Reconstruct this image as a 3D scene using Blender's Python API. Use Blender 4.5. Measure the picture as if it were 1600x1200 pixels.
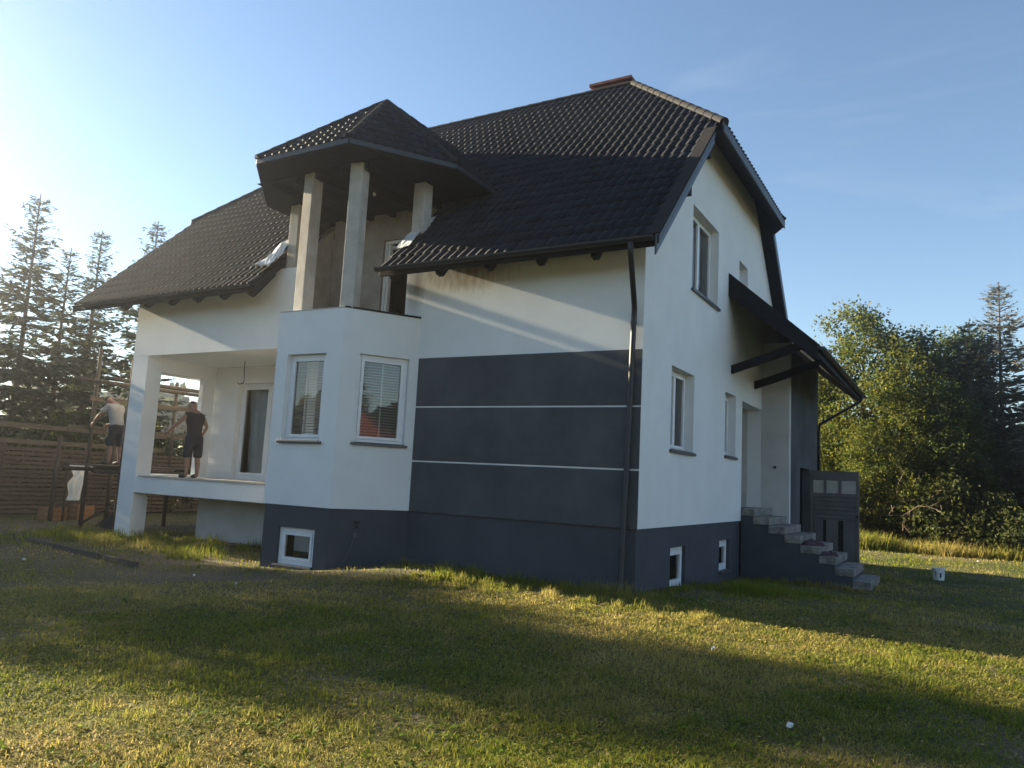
import bpy, math, random
import numpy as np
from mathutils import Vector, Matrix

random.seed(7)
rng = np.random.default_rng(7)
scene = bpy.context.scene
for o in list(bpy.data.objects):
    bpy.data.objects.remove(o)
COL = scene.collection
PI = math.pi

# ------------------------------------------------------------------ camera, sky, sun, exposure
cam_d = bpy.data.cameras.new('camera')
cam = bpy.data.objects.new('camera', cam_d)
COL.objects.link(cam)
scene.camera = cam
cam_d.sensor_fit = 'HORIZONTAL'
cam_d.sensor_width = 36.0
cam_d.lens = 1193.33 * 36.0 / 1600.0
cam_d.clip_start = 0.05
cam_d.clip_end = 3000
_yaw, _pit, _rol = math.radians(-30.278), math.radians(7.1385), math.radians(2.9576)
_f = Vector((math.sin(_yaw) * math.cos(_pit), math.cos(_yaw) * math.cos(_pit), math.sin(_pit)))
_r = Vector((math.cos(_yaw), -math.sin(_yaw), 0))
_u = _r.cross(_f)
_r2 = _r * math.cos(_rol) + _u * math.sin(_rol)
_u2 = -_r * math.sin(_rol) + _u * math.cos(_rol)
EYE = Vector((4.1305, -11.0157, 1.6))
cam.matrix_world = Matrix(((_r2.x, _u2.x, -_f.x, EYE.x), (_r2.y, _u2.y, -_f.y, EYE.y), (_r2.z, _u2.z, -_f.z, EYE.z), (0, 0, 0, 1)))

SUN_DIR = Vector((1.0, 0.013, -0.322)).normalized()       # the way the light travels
sun_el = math.asin(-SUN_DIR.z)
world = bpy.data.worlds.new('World')
scene.world = world
world.use_nodes = True
wn = world.node_tree
bg = wn.nodes['Background']
sky = wn.nodes.new('ShaderNodeTexSky')
sky.sky_type = 'NISHITA'
sky.sun_disc = False
sky.sun_elevation = sun_el
sky.sun_rotation = math.atan2(-SUN_DIR.x, -SUN_DIR.y)
sky.altitude = 100
sky.air_density = 1.0
sky.dust_density = 0.12
sky.ozone_density = 1.6
tcw = wn.nodes.new('ShaderNodeTexCoord')
mpw = wn.nodes.new('ShaderNodeMapping')
mpw.inputs['Rotation'].default_value = (0.25, 0.1, 0.5)
mpw.inputs['Scale'].default_value = (1.1, 4.2, 7.5)
wn.links.new(tcw.outputs['Generated'], mpw.inputs['Vector'])
nzw = wn.nodes.new('ShaderNodeTexNoise')
nzw.inputs['Scale'].default_value = 1.6
nzw.inputs['Detail'].default_value = 9
nzw.inputs['Roughness'].default_value = 0.62
nzw.inputs['Distortion'].default_value = 0.6
wn.links.new(mpw.outputs[0], nzw.inputs['Vector'])
mrw = wn.nodes.new('ShaderNodeMapRange')
mrw.inputs['From Min'].default_value = 0.60
mrw.inputs['From Max'].default_value = 0.80
mrw.inputs['To Max'].default_value = 0.13
wn.links.new(nzw.outputs['Fac'], mrw.inputs['Value'])
mxw = wn.nodes.new('ShaderNodeMix')
mxw.data_type = 'RGBA'
mxw.inputs[7].default_value = (4.2, 4.4, 4.7, 1)
wn.links.new(mrw.outputs[0], mxw.inputs['Factor'])
wn.links.new(sky.outputs[0], mxw.inputs[6])
wn.links.new(mxw.outputs[2], bg.inputs['Color'])
bg.inputs['Strength'].default_value = 0.05

sun_d = bpy.data.lights.new('sun', 'SUN')
sun = bpy.data.objects.new('sun', sun_d)
COL.objects.link(sun)
sun_d.energy = 5.0
sun_d.angle = math.radians(0.55)
sun_d.color = (1.0, 0.87, 0.62)
sun.rotation_euler = SUN_DIR.to_track_quat('-Z', 'Y').to_euler()

scene.view_settings.view_transform = 'Standard'
scene.view_settings.look = 'None'
scene.view_settings.exposure = 2.22
scene.view_settings.gamma = 1.0
scene.view_settings.use_curve_mapping = False
scene.render.engine = 'CYCLES'
scene.cycles.use_denoising = True
scene.cycles.max_bounces = 6
scene.cycles.transparent_max_bounces = 12
scene.cycles.volume_bounces = 0


# ------------------------------------------------------------------ helpers
class MB:
    """collects vertices and faces of one mesh"""
    def __init__(s):
        s.v, s.f = [], []

    def poly(s, pts):
        n = len(s.v)
        s.v += [tuple(p) for p in pts]
        s.f.append(tuple(range(n, n + len(pts))))
        return s

    def hexa(s, p):
        n = len(s.v)
        s.v += [tuple(q) for q in p]
        for f in ((0, 3, 2, 1), (4, 5, 6, 7), (0, 1, 5, 4), (1, 2, 6, 5), (2, 3, 7, 6), (3, 0, 4, 7)):
            s.f.append(tuple(n + i for i in f))
        return s

    def box(s, x0, x1, y0, y1, z0, z1):
        return s.hexa([(x0, y0, z0), (x1, y0, z0), (x1, y1, z0), (x0, y1, z0), (x0, y0, z1), (x1, y0, z1), (x1, y1, z1), (x0, y1, z1)])

    def obox(s, O, U, V, N, u0, u1, v0, v1, n0, n1):
        O, U, V, N = map(Vector, (O, U, V, N))
        c = [O + U * u + V * v + N * n for (u, v, n) in ((u0, v0, n0), (u1, v0, n0), (u1, v1, n0), (u0, v1, n0), (u0, v0, n1), (u1, v0, n1), (u1, v1, n1), (u0, v1, n1))]
        return s.hexa(c)

    def prism(s, pts, d):
        """polygon pts extruded by vector d"""
        d = Vector(d)
        n = len(s.v)
        k = len(pts)
        s.v += [tuple(p) for p in pts] + [tuple(Vector(p) + d) for p in pts]
        s.f.append(tuple(range(n, n + k)))
        s.f.append(tuple(range(n + 2 * k - 1, n + k - 1, -1)))
        for i in range(k):
            j = (i + 1) % k
            s.f.append((n + i, n + k + i, n + k + j, n + j))
        return s

    def tube(s, path, r, seg=10, caps=True):
        path = [Vector(p) for p in path]
        rs = r if isinstance(r, (list, tuple)) else [r] * len(path)
        rings = []
        ref = None
        for i, p in enumerate(path):
            t = (path[min(i + 1, len(path) - 1)] - path[max(i - 1, 0)]).normalized()
            if ref is None:
                ref = t.cross(Vector((0, 0, 1)))
                if ref.length < 1e-3:
                    ref = t.cross(Vector((0, 1, 0)))
            a = (ref - t * ref.dot(t)).normalized()
            ref = a
            b = t.cross(a)
            n = len(s.v)
            for k in range(seg):
                w = 2 * PI * k / seg
                s.v.append(tuple(p + (a * math.cos(w) + b * math.sin(w)) * rs[i]))
            rings.append(n)
        for a, b in zip(rings, rings[1:]):
            for k in range(seg):
                l = (k + 1) % seg
                s.f.append((a + k, a + l, b + l, b + k))
        if caps:
            s.f.append(tuple(rings[0] + k for k in reversed(range(seg))))
            s.f.append(tuple(rings[-1] + k for k in range(seg)))
        return s

    def mesh(s, name):
        m = bpy.data.meshes.new(name)
        m.from_pydata(s.v, [], s.f)
        m.update()
        return m

    def build(s, name, mat, parent=None, bevel=0.0, smooth=False, **kw):
        return link(name, s.mesh(name), mat, parent, bevel, smooth, **kw)


def link(name, mesh, mat, parent=None, bevel=0.0, smooth=False, **kw):
    o = bpy.data.objects.new(name, mesh)
    COL.objects.link(o)
    if mat is not None and not mesh.materials:
        mesh.materials.append(mat)
    if parent is not None:
        o.parent = parent
    if smooth:
        mesh.polygons.foreach_set('use_smooth', [True] * len(mesh.polygons))
    if bevel:
        b = o.modifiers.new('bevel', 'BEVEL')
        b.width = bevel
        b.segments = 2
        b.limit_method = 'ANGLE'
    for k, v in kw.items():
        o[k] = v
    return o


def root(name, label, cat, loc=(0, 0, 0), rz=0, group=None):
    o = bpy.data.objects.new(name, None)
    o.empty_display_size = 0.3
    COL.objects.link(o)
    o.location = loc
    o.rotation_euler = (0, 0, rz)
    o['label'] = label
    o['category'] = cat
    if group:
        o['group'] = group
    return o


def tag(o, label, cat, group=None):
    o['label'] = label
    o['category'] = cat
    if group:
        o['group'] = group
    return o


def np_mesh(name, verts, faces, col=None, smooth=False):
    """verts (n,3), faces (m,k) with one k; col (n,4) per vertex"""
    m = bpy.data.meshes.new(name)
    n, (q, k) = len(verts), faces.shape
    m.vertices.add(n)
    m.vertices.foreach_set('co', np.ascontiguousarray(verts, dtype=np.float32).ravel())
    m.loops.add(q * k)
    m.loops.foreach_set('vertex_index', np.ascontiguousarray(faces, dtype=np.int32).ravel())
    m.polygons.add(q)
    m.polygons.foreach_set('loop_start', np.arange(0, q * k, k, dtype=np.int32))
    if smooth:
        m.polygons.foreach_set('use_smooth', np.ones(q, dtype=bool))
    m.update(calc_edges=True)
    m.validate()
    if col is not None:
        a = m.color_attributes.new('tint', 'FLOAT_COLOR', 'POINT')
        a.data.foreach_set('color', np.ascontiguousarray(col, dtype=np.float32).ravel())
    return m


def vnoise(x, y, scale, seed=0):
    """smooth value noise, 0..1"""
    r = np.random.default_rng(seed)
    tab = r.random((64, 64))
    x = np.asarray(x) / scale + 1000.0
    y = np.asarray(y) / scale + 1000.0
    xi, yi = np.floor(x).astype(int), np.floor(y).astype(int)
    fx, fy = x - xi, y - yi
    fx, fy = fx * fx * (3 - 2 * fx), fy * fy * (3 - 2 * fy)
    g = lambda a, b: tab[a % 64, b % 64]
    return (g(xi, yi) * (1 - fx) + g(xi + 1, yi) * fx) * (1 - fy) + (g(xi, yi + 1) * (1 - fx) + g(xi + 1, yi + 1) * fx) * fy


def sst(a, b, x):
    t = np.clip((np.asarray(x, float) - a) / (b - a), 0, 1)
    return t * t * (3 - 2 * t)


# ------------------------------------------------------------------ materials
def mat_base(name, color, rough=0.8, metal=0.0, spec=0.5):
    m = bpy.data.materials.new(name)
    m.use_nodes = True
    b = m.node_tree.nodes['Principled BSDF']
    b.inputs['Base Color'].default_value = (*color, 1)
    b.inputs['Roughness'].default_value = rough
    b.inputs['Metallic'].default_value = metal
    b.inputs['Specular IOR Level'].default_value = spec
    return m, m.node_tree, b


def mat_noise(name, c0, c1, scale=4.0, rough=0.8, bump=0.0, bscale=60.0, detail=6.0, stretch=None, rvar=0.0, spec=0.5, metal=0.0, lo=0.35, hi=0.65):
    m, nt, b = mat_base(name, c0, rough, metal, spec)
    N, L = nt.nodes, nt.links
    tc = N.new('ShaderNodeNewGeometry')
    mp = N.new('ShaderNodeMapping')
    if stretch:
        mp.inputs['Scale'].default_value = stretch
    L.new(tc.outputs['Position'], mp.inputs['Vector'])
    n1 = N.new('ShaderNodeTexNoise')
    n1.inputs['Scale'].default_value = scale
    n1.inputs['Detail'].default_value = detail
    n1.inputs['Roughness'].default_value = 0.6
    L.new(mp.outputs[0], n1.inputs['Vector'])
    cr = N.new('ShaderNodeValToRGB')
    cr.color_ramp.elements[0].position = lo
    cr.color_ramp.elements[1].position = hi
    cr.color_ramp.elements[0].color = (*c0, 1)
    cr.color_ramp.elements[1].color = (*c1, 1)
    L.new(n1.outputs['Fac'], cr.inputs['Fac'])
    L.new(cr.outputs[0], b.inputs['Base Color'])
    if rvar:
        mr = N.new('ShaderNodeMapRange')
        mr.inputs['To Min'].default_value = rough - rvar
        mr.inputs['To Max'].default_value = rough + rvar
        L.new(n1.outputs['Fac'], mr.inputs['Value'])
        L.new(mr.outputs[0], b.inputs['Roughness'])
    if bump:
        n2 = N.new('ShaderNodeTexNoise')
        n2.inputs['Scale'].default_value = bscale
        n2.inputs['Detail'].default_value = 4
        L.new(mp.outputs[0], n2.inputs['Vector'])
        bp = N.new('ShaderNodeBump')
        bp.inputs['Strength'].default_value = bump
        bp.inputs['Distance'].default_value = 0.01
        L.new(n2.outputs['Fac'], bp.inputs['Height'])
        L.new(bp.outputs[0], b.inputs['Normal'])
    return m


def mat_leaf(name, trans=0.4, rough=0.6, sat=None):
    """foliage: colour from the mesh's tint attribute, light passes through"""
    m = bpy.data.materials.new(name)
    m.use_nodes = True
    nt = m.node_tree
    N, L = nt.nodes, nt.links
    N.remove(N['Principled BSDF'])
    out = N['Material Output']
    at = N.new('ShaderNodeAttribute')
    at.attribute_name = 'tint'
    d = N.new('ShaderNodeBsdfPrincipled')
    d.inputs['Roughness'].default_value = rough
    d.inputs['Specular IOR Level'].default_value = 0.12
    t = N.new('ShaderNodeBsdfTranslucent')
    hs = N.new('ShaderNodeHueSaturation')
    hs.inputs['Hue'].default_value = 0.485
    hs.inputs['Value'].default_value = 1.6
    mx = N.new('ShaderNodeMixShader')
    mx.inputs['Fac'].default_value = trans
    L.new(at.outputs['Color'], d.inputs['Base Color'])
    L.new(at.outputs['Color'], hs.inputs['Color'])
    L.new(hs.outputs[0], t.inputs['Color'])
    L.new(d.outputs[0], mx.inputs[1])
    L.new(t.outputs[0], mx.inputs[2])
    L.new(mx.outputs[0], out.inputs['Surface'])
    return m


def stain(mat, center, radii, color, amount=0.8, nscale=9.0, stretch=(1, 1, 0.35)):
    """a stain with its own shape on the surface, in object coordinates"""
    nt = mat.node_tree
    N, L = nt.nodes, nt.links
    b = N['Principled BSDF']
    src = b.inputs['Base Color'].links[0].from_socket
    tc = N.new('ShaderNodeTexCoord')
    mp = N.new('ShaderNodeMapping')
    mp.vector_type = 'POINT'
    mp.inputs['Location'].default_value = tuple(-c / r for c, r in zip(center, radii))
    mp.inputs['Scale'].default_value = tuple(1.0 / r for r in radii)
    L.new(tc.outputs['Object'], mp.inputs['Vector'])
    ln = N.new('ShaderNodeVectorMath')
    ln.operation = 'LENGTH'
    L.new(mp.outputs[0], ln.inputs[0])
    ns = N.new('ShaderNodeTexNoise')
    ns.inputs['Scale'].default_value = nscale
    ns.inputs['Detail'].default_value = 6
    mp2 = N.new('ShaderNodeMapping')
    mp2.inputs['Scale'].default_value = stretch
    L.new(tc.outputs['Object'], mp2.inputs['Vector'])
    L.new(mp2.outputs[0], ns.inputs['Vector'])
    ad = N.new('ShaderNodeMath')
    ad.operation = 'MULTIPLY_ADD'
    ad.inputs[1].default_value = 1.3
    L.new(ns.outputs['Fac'], ad.inputs[0])
    L.new(ln.outputs['Value'], ad.inputs[2])
    mr = N.new('ShaderNodeMapRange')
    mr.inputs['From Min'].default_value = 1.75
    mr.inputs['From Max'].default_value = 0.75
    mr.inputs['To Min'].default_value = 0
    mr.inputs['To Max'].default_value = amount
    L.new(ad.outputs[0], mr.inputs['Value'])
    mx = N.new('ShaderNodeMix')
    mx.data_type = 'RGBA'
    L.new(mr.outputs[0], mx.inputs['Factor'])
    L.new(src, mx.inputs[6])
    mx.inputs[7].default_value = (*color, 1)
    L.new(mx.outputs[2], b.inputs['Base Color'])


M = {}
M['white'] = mat_noise('white_render', (0.73, 0.73, 0.72), (0.80, 0.80, 0.78), 1.3, 0.92, 0.35, 170.0, detail=9, lo=0.3, hi=0.7)
M['white_front'] = mat_noise('white_render_front', (0.73, 0.73, 0.72), (0.80, 0.80, 0.78), 1.3, 0.92, 0.5, 130.0, detail=9, lo=0.3, hi=0.7)
stain(M['white_front'], (-3.25, 0, 5.3), (0.95, 1, 0.42), (0.26, 0.17, 0.09), 0.9, 7.0, (1.6, 1, 0.5))
stain(M['white_front'], (-4.45, 0, 5.05), (0.22, 1, 0.5), (0.16, 0.14, 0.13), 0.7, 6.0)
M['grey_render'] = mat_noise('pale_grey_render', (0.50, 0.49, 0.47), (0.58, 0.57, 0.55), 1.6, 0.92, 0.3, 150.0)
M['raw_render'] = mat_noise('raw_grey_render', (0.24, 0.21, 0.19), (0.34, 0.31, 0.28), 2.2, 0.95, 0.4, 60.0)
M['dark'] = mat_noise('anthracite_render', (0.060, 0.066, 0.074), (0.090, 0.097, 0.105), 0.9, 0.85, 0.4, 170.0, detail=12, lo=0.38, hi=0.62, spec=0.2)
M['plinth'] = mat_noise('anthracite_plinth', (0.046, 0.051, 0.064), (0.066, 0.072, 0.086), 1.1, 0.82, 0.3, 170.0, detail=10, lo=0.3, hi=0.7, spec=0.35)
M['tile'] = mat_noise('anthracite_tile', (0.006, 0.008, 0.013), (0.019, 0.022, 0.030), 2.6, 0.70, 0.2, 90.0, rvar=0.08, spec=0.10)
M['cap'] = mat_noise('ridge_metal', (0.016, 0.015, 0.016), (0.026, 0.023, 0.022), 3.0, 0.8, 0.1, 40.0, rvar=0.1, spec=0.15)
M['wood'] = mat_noise('dark_stained_wood', (0.007, 0.008, 0.011), (0.015, 0.016, 0.020), 5.0, 0.7, 0.3, 30.0, stretch=(0.6, 4, 4), spec=0.12)
M['metal'] = mat_noise('dark_gutter_metal', (0.010, 0.012, 0.016), (0.017, 0.019, 0.024), 3.0, 0.45, 0.05, 50.0, rvar=0.08)
M['fascia'] = mat_noise('fascia_sheet', (0.026, 0.032, 0.042), (0.036, 0.042, 0.052), 2.0, 0.4, 0.05, 30.0, rvar=0.08)
M['pvc'] = mat_noise('white_pvc', (0.74, 0.75, 0.76), (0.80, 0.80, 0.80), 2.0, 0.35, 0.0)
M['sill'] = mat_noise('grey_sill', (0.05, 0.056, 0.064), (0.07, 0.076, 0.084), 3.0, 0.4, 0.05, 60.0)
M['blind'] = mat_noise('blind_slat', (0.62, 0.62, 0.60), (0.70, 0.70, 0.68), 2.0, 0.6)
M['concrete'] = mat_noise('concrete', (0.11, 0.10, 0.09), (0.30, 0.28, 0.255), 6.5, 0.95, 0.6, 40.0)
M['column'] = mat_noise('column_render', (0.36, 0.33, 0.29), (0.50, 0.46, 0.41), 2.5, 0.95, 0.5, 45.0)
stain(M['column'], (-6.3, -1.0, 6.2), (0.6, 0.6, 1.2), (0.20, 0.15, 0.11), 0.5, 6.0)
M['brick'] = mat_noise('red_brick', (0.14, 0.042, 0.032), (0.22, 0.070, 0.050), 6.0, 0.9, 0.5, 60.0)
M['mortar'] = mat_noise('mortar', (0.22, 0.19, 0.17), (0.3, 0.26, 0.23), 6.0, 0.95, 0.4, 80.0)
M['inside'] = mat_noise('room_plaster', (0.40, 0.38, 0.35), (0.46, 0.44, 0.41), 1.0, 0.95)
M['plank'] = mat_noise('weathered_plank', (0.050, 0.036, 0.026), (0.105, 0.08, 0.058), 3.0, 0.85, 0.5, 20.0, stretch=(6, 0.7, 6))
M['pole'] = mat_noise('rough_pole', (0.04, 0.029, 0.022), (0.085, 0.062, 0.046), 4.0, 0.9, 0.5, 20.0, stretch=(5, 5, 0.8))
M['fence'] = mat_noise('brown_fence_wood', (0.045, 0.029, 0.021), (0.09, 0.06, 0.042), 3.0, 0.8, 0.4, 15.0, stretch=(6, 0.8, 6))
M['crate'] = mat_noise('orange_wood', (0.26, 0.12, 0.05), (0.38, 0.19, 0.09), 3.0, 0.8, 0.3, 20.0)
M['bark'] = mat_noise('bark', (0.06, 0.045, 0.034), (0.13, 0.10, 0.08), 6.0, 0.95, 0.9, 18.0, stretch=(4, 4, 0.8))
M['twig'] = mat_noise('dry_twig', (0.16, 0.11, 0.075), (0.26, 0.19, 0.13), 6.0, 0.9)
M['plastic'] = mat_noise('torn_plastic_sheet', (0.62, 0.63, 0.64), (0.74, 0.74, 0.73), 5.0, 0.3, 0.6, 14.0)
M['door_metal'] = mat_noise('grey_door_paint', (0.10, 0.098, 0.095), (0.135, 0.132, 0.126), 2.0, 0.5, 0.1, 60.0)
M['door_pane'] = mat_noise('frosted_door_pane', (0.40, 0.38, 0.32), (0.48, 0.46, 0.40), 6.0, 0.45, 0.2, 40.0)
M['black'] = mat_noise('black_gap', (0.012, 0.012, 0.013), (0.02, 0.02, 0.02), 3.0, 0.9)
M['bucket'] = mat_noise('white_bucket_plastic', (0.68, 0.68, 0.66), (0.78, 0.78, 0.76), 8.0, 0.45, 0.05)
M['bluepaint'] = mat_noise('navy_print', (0.02, 0.025, 0.07), (0.03, 0.035, 0.09), 8.0, 0.5)
M['skin'] = mat_noise('skin', (0.24, 0.13, 0.09), (0.31, 0.17, 0.12), 9.0, 0.55)
M['shirt_dark'] = mat_noise('dark_cloth', (0.022, 0.018, 0.020), (0.036, 0.028, 0.03), 8.0, 0.9, 0.4, 40.0)
M['shorts_dark'] = mat_noise('navy_cloth', (0.018, 0.018, 0.026), (0.03, 0.03, 0.042), 8.0, 0.9, 0.4, 40.0)
M['shirt_light'] = mat_noise('pale_cloth', (0.30, 0.28, 0.27), (0.36, 0.34, 0.33), 8.0, 0.9, 0.4, 40.0)
M['hair'] = mat_noise('dark_hair', (0.014, 0.010, 0.008), (0.03, 0.022, 0.017), 20.0, 0.7, 0.5, 80.0)
M['shoe'] = mat_noise('black_shoe', (0.015, 0.015, 0.016), (0.03, 0.03, 0.03), 10.0, 0.7)
M['white_cloth'] = mat_noise('white_cloth', (0.66, 0.66, 0.64), (0.74, 0.74, 0.72), 6.0, 0.9, 0.4, 30.0)
M['purple_cloth'] = mat_noise('dark_plum_cloth', (0.03, 0.02, 0.028), (0.10, 0.06, 0.075), 14.0, 0.95, 0.5, 40.0)
M['redtile'] = mat_noise('red_clay_tile', (0.10, 0.025, 0.018), (0.15, 0.042, 0.028), 3.0, 0.75, 0.3, 20.0)
M['needle'] = mat_leaf('spruce_needles', 0.34, 0.6)
M['leaf'] = mat_leaf('green_leaves', 0.42, 0.55)
M['grass'] = mat_leaf('grass_blades', 0.48, 0.7)
M['bulb'] = mat_noise('opal_bulb', (0.78, 0.78, 0.76), (0.82, 0.82, 0.8), 4.0, 0.25)
M['litter'] = mat_noise('white_litter', (0.6, 0.6, 0.58), (0.72, 0.72, 0.7), 9.0, 0.6)

# window glass: a clear pane with its mirror reflection
mg = bpy.data.materials.new('window_glass')
mg.use_nodes = True
nt = mg.node_tree
nt.nodes.remove(nt.nodes['Principled BSDF'])
fr = nt.nodes.new('ShaderNodeFresnel')
fr.inputs['IOR'].default_value = 1.9
tr = nt.nodes.new('ShaderNodeBsdfTransparent')
tr.inputs['Color'].default_value = (0.82, 0.86, 0.86, 1)
gl = nt.nodes.new('ShaderNodeBsdfGlossy')
gl.inputs['Roughness'].default_value = 0.015
mx = nt.nodes.new('ShaderNodeMixShader')
nt.links.new(fr.outputs[0], mx.inputs['Fac'])
nt.links.new(tr.outputs[0], mx.inputs[1])
nt.links.new(gl.outputs[0], mx.inputs[2])
nt.links.new(mx.outputs[0], nt.nodes['Material Output'].inputs['Surface'])
M['glass'] = mg


# ------------------------------------------------------------------ the ground
def gh(x, y):
    """height of the ground"""
    x, y = np.asarray(x, float), np.asarray(y, float)
    h = -0.24 * sst(0.6, 5.5, y) * sst(-3.0, 0.5, x)
    h = h - 0.14 * sst(-3.0, -7.0, x)
    h = h - 0.10 * sst(14, 30, y)
    h = h + 0.05 * (vnoise(x, y, 2.7, 3) - 0.5) + 0.03 * (vnoise(x, y, 0.8, 4) - 0.5)
    m = np.exp(-(((x + 3.2) / 1.3) ** 2 + ((y + 1.0) / 0.55) ** 2))          # spoil heap against the plinth
    m2 = np.exp(-(((x + 0.6) / 0.8) ** 2 + ((y + 0.75) / 0.4) ** 2))
    return h + 0.16 * m + 0.05 * m2


def axis(a, b, fine0, fine1, step, far):
    inner = np.arange(fine0, fine1 + 1e-6, step)
    lo = [fine0 - (far ** k) * step for k in range(1, 40)]
    acc, lo2, hi2 = step, [], []
    p = fine0
    while p > a:
        acc *= far
        p -= acc
        lo2.append(p)
    p, acc = fine1, step
    while p < b:
        acc *= far
        p += acc
        hi2.append(p)
    return np.array(sorted(lo2) + list(inner) + hi2)


gx = axis(-900, 900, -17, 13, 0.16, 1.25)
gy = axis(-700, 1200, -12, 14, 0.16, 1.25)
GX, GY = np.meshgrid(gx, gy)
GZ = gh(GX, GY)
nx, ny = len(gx), len(gy)
idx = np.arange(nx * ny).reshape(ny, nx)
quads = np.stack([idx[:-1, :-1], idx[:-1, 1:], idx[1:, 1:], idx[1:, :-1]], -1).reshape(-1, 4)


def lawn_dry(x, y):
    """0 lush .. 1 straw"""
    d = 0.55 * vnoise(x, y, 2.1, 11) + 0.3 * vnoise(x, y, 0.7, 12) + 0.25 * vnoise(x, y, 0.25, 13)
    return np.clip((d - 0.32) * 1.7, 0, 1)


def lawn_bare(x, y):
    """1 where the soil shows"""
    x, y = np.asarray(x, float), np.asarray(y, float)
    b = np.exp(-(((x + 8.2) / 3.4) ** 2 + ((y + 1.9) / 1.5) ** 2)) * 0.9
    b = np.maximum(b, 0.95 * np.exp(-(((x + 9.5) / 2.2) ** 2 + ((y - 0.8) / 1.4) ** 2)))
    b = np.maximum(b, 0.9 * np.exp(-(((x - 0.6) / 0.6) ** 2 + ((y - 3.2) / 2.3) ** 2)))
    b = np.maximum(b, 0.75 * np.exp(-(((x + 4.9) / 1.5) ** 2 + ((y + 1.6) / 0.5) ** 2)))
    b = np.maximum(b, 0.8 * np.exp(-(((x + 15.5) / 3.0) ** 2 + ((y - 1.0) / 5.0) ** 2)))
    b = np.maximum(b, 0.85 * np.exp(-(((x + 5.5) / 5.0) ** 2 + ((y + 3.0) / 1.6) ** 2)))
    b = np.maximum(b, 0.45 * np.exp(-(((x - 2.9) / 1.0) ** 2 + ((y - 0.2) / 0.7) ** 2)))
    n = 0.6 * vnoise(x, y, 0.9, 21) + 0.4 * vnoise(x, y, 0.3, 22)
    p = vnoise(x, y, 1.1, 23) * 0.6 + vnoise(x, y, 0.35, 24) * 0.4          # worn patches all over the lawn
    b = np.maximum(b * (0.55 + 0.9 * n), 1.9 * (p - 0.50))
    return np.clip(b, 0, 1)


P = np.stack([GX.ravel(), GY.ravel(), GZ.ravel()], -1)
dr, ba = lawn_dry(P[:, 0], P[:, 1])[:, None], lawn_bare(P[:, 0], P[:, 1])[:, None]
green, straw, soil = np.array([0.042, 0.054, 0.011]), np.array([0.125, 0.102, 0.036]), np.array([0.160, 0.118, 0.078])
gc = green * (1 - dr) + straw * dr
gc = gc * (1 - ba) + soil * ba
gcol = np.concatenate([gc, np.ones((len(gc), 1))], 1)
gm = np_mesh('ground', P, quads, gcol, smooth=True)
mgd, nt, b = mat_base('lawn_soil', (0.06, 0.06, 0.02), 0.95, spec=0.2)
at = nt.nodes.new('ShaderNodeAttribute')
at.attribute_name = 'tint'
tc = nt.nodes.new('ShaderNodeTexCoord')
n1 = nt.nodes.new('ShaderNodeTexNoise')
n1.inputs['Scale'].default_value = 22
n1.inputs['Detail'].default_value = 8
nt.links.new(tc.outputs['Object'], n1.inputs['Vector'])
mr = nt.nodes.new('ShaderNodeMapRange')
mr.inputs['From Min'].default_value = 0.3
mr.inputs['From Max'].default_value = 0.7
mr.inputs['To Min'].default_value = 0.55
mr.inputs['To Max'].default_value = 1.45
nt.links.new(n1.outputs['Fac'], mr.inputs['Value'])
mu = nt.nodes.new('ShaderNodeVectorMath')
mu.operation = 'SCALE'
nt.links.new(at.outputs['Color'], mu.inputs[0])
nt.links.new(mr.outputs[0], mu.inputs['Scale'])
nt.links.new(mu.outputs[0], b.inputs['Base Color'])
bp = nt.nodes.new('ShaderNodeBump')
bp.inputs['Strength'].default_value = 0.9
bp.inputs['Distance'].default_value = 0.04
nt.links.new(n1.outputs['Fac'], bp.inputs['Height'])
nt.links.new(bp.outputs[0], b.inputs['Normal'])
link('ground', gm, mgd, kind='structure')

# ------------------------------------------------------------------ the house
house = root('detached_house', 'white two-storey house with anthracite plinth, steep dark tiled roof and an open turret balcony', 'house', (0, 0, 0))
WALLX = -12.76          # left end of the street front
DEPTH = 10.4
RY, RZ = 5.2, 11.14     # ridge


def clip_poly(pts, hp):
    """pts [(u,v,..)], hp (a,b,c): keep a*u+b*v<=c"""
    a, b_, c = hp
    out = []
    for i in range(len(pts)):
        p, q = pts[i], pts[(i + 1) % len(pts)]
        dp, dq = a * p[0] + b_ * p[1] - c, a * q[0] + b_ * q[1] - c
        if dp <= 1e-9:
            out.append(p)
        if (dp < -1e-9 and dq > 1e-9) or (dp > 1e-9 and dq < -1e-9):
            t = dp / (dp - dq)
            out.append(tuple(x + (y - x) * t for x, y in zip(p, q)))
    return out


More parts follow.
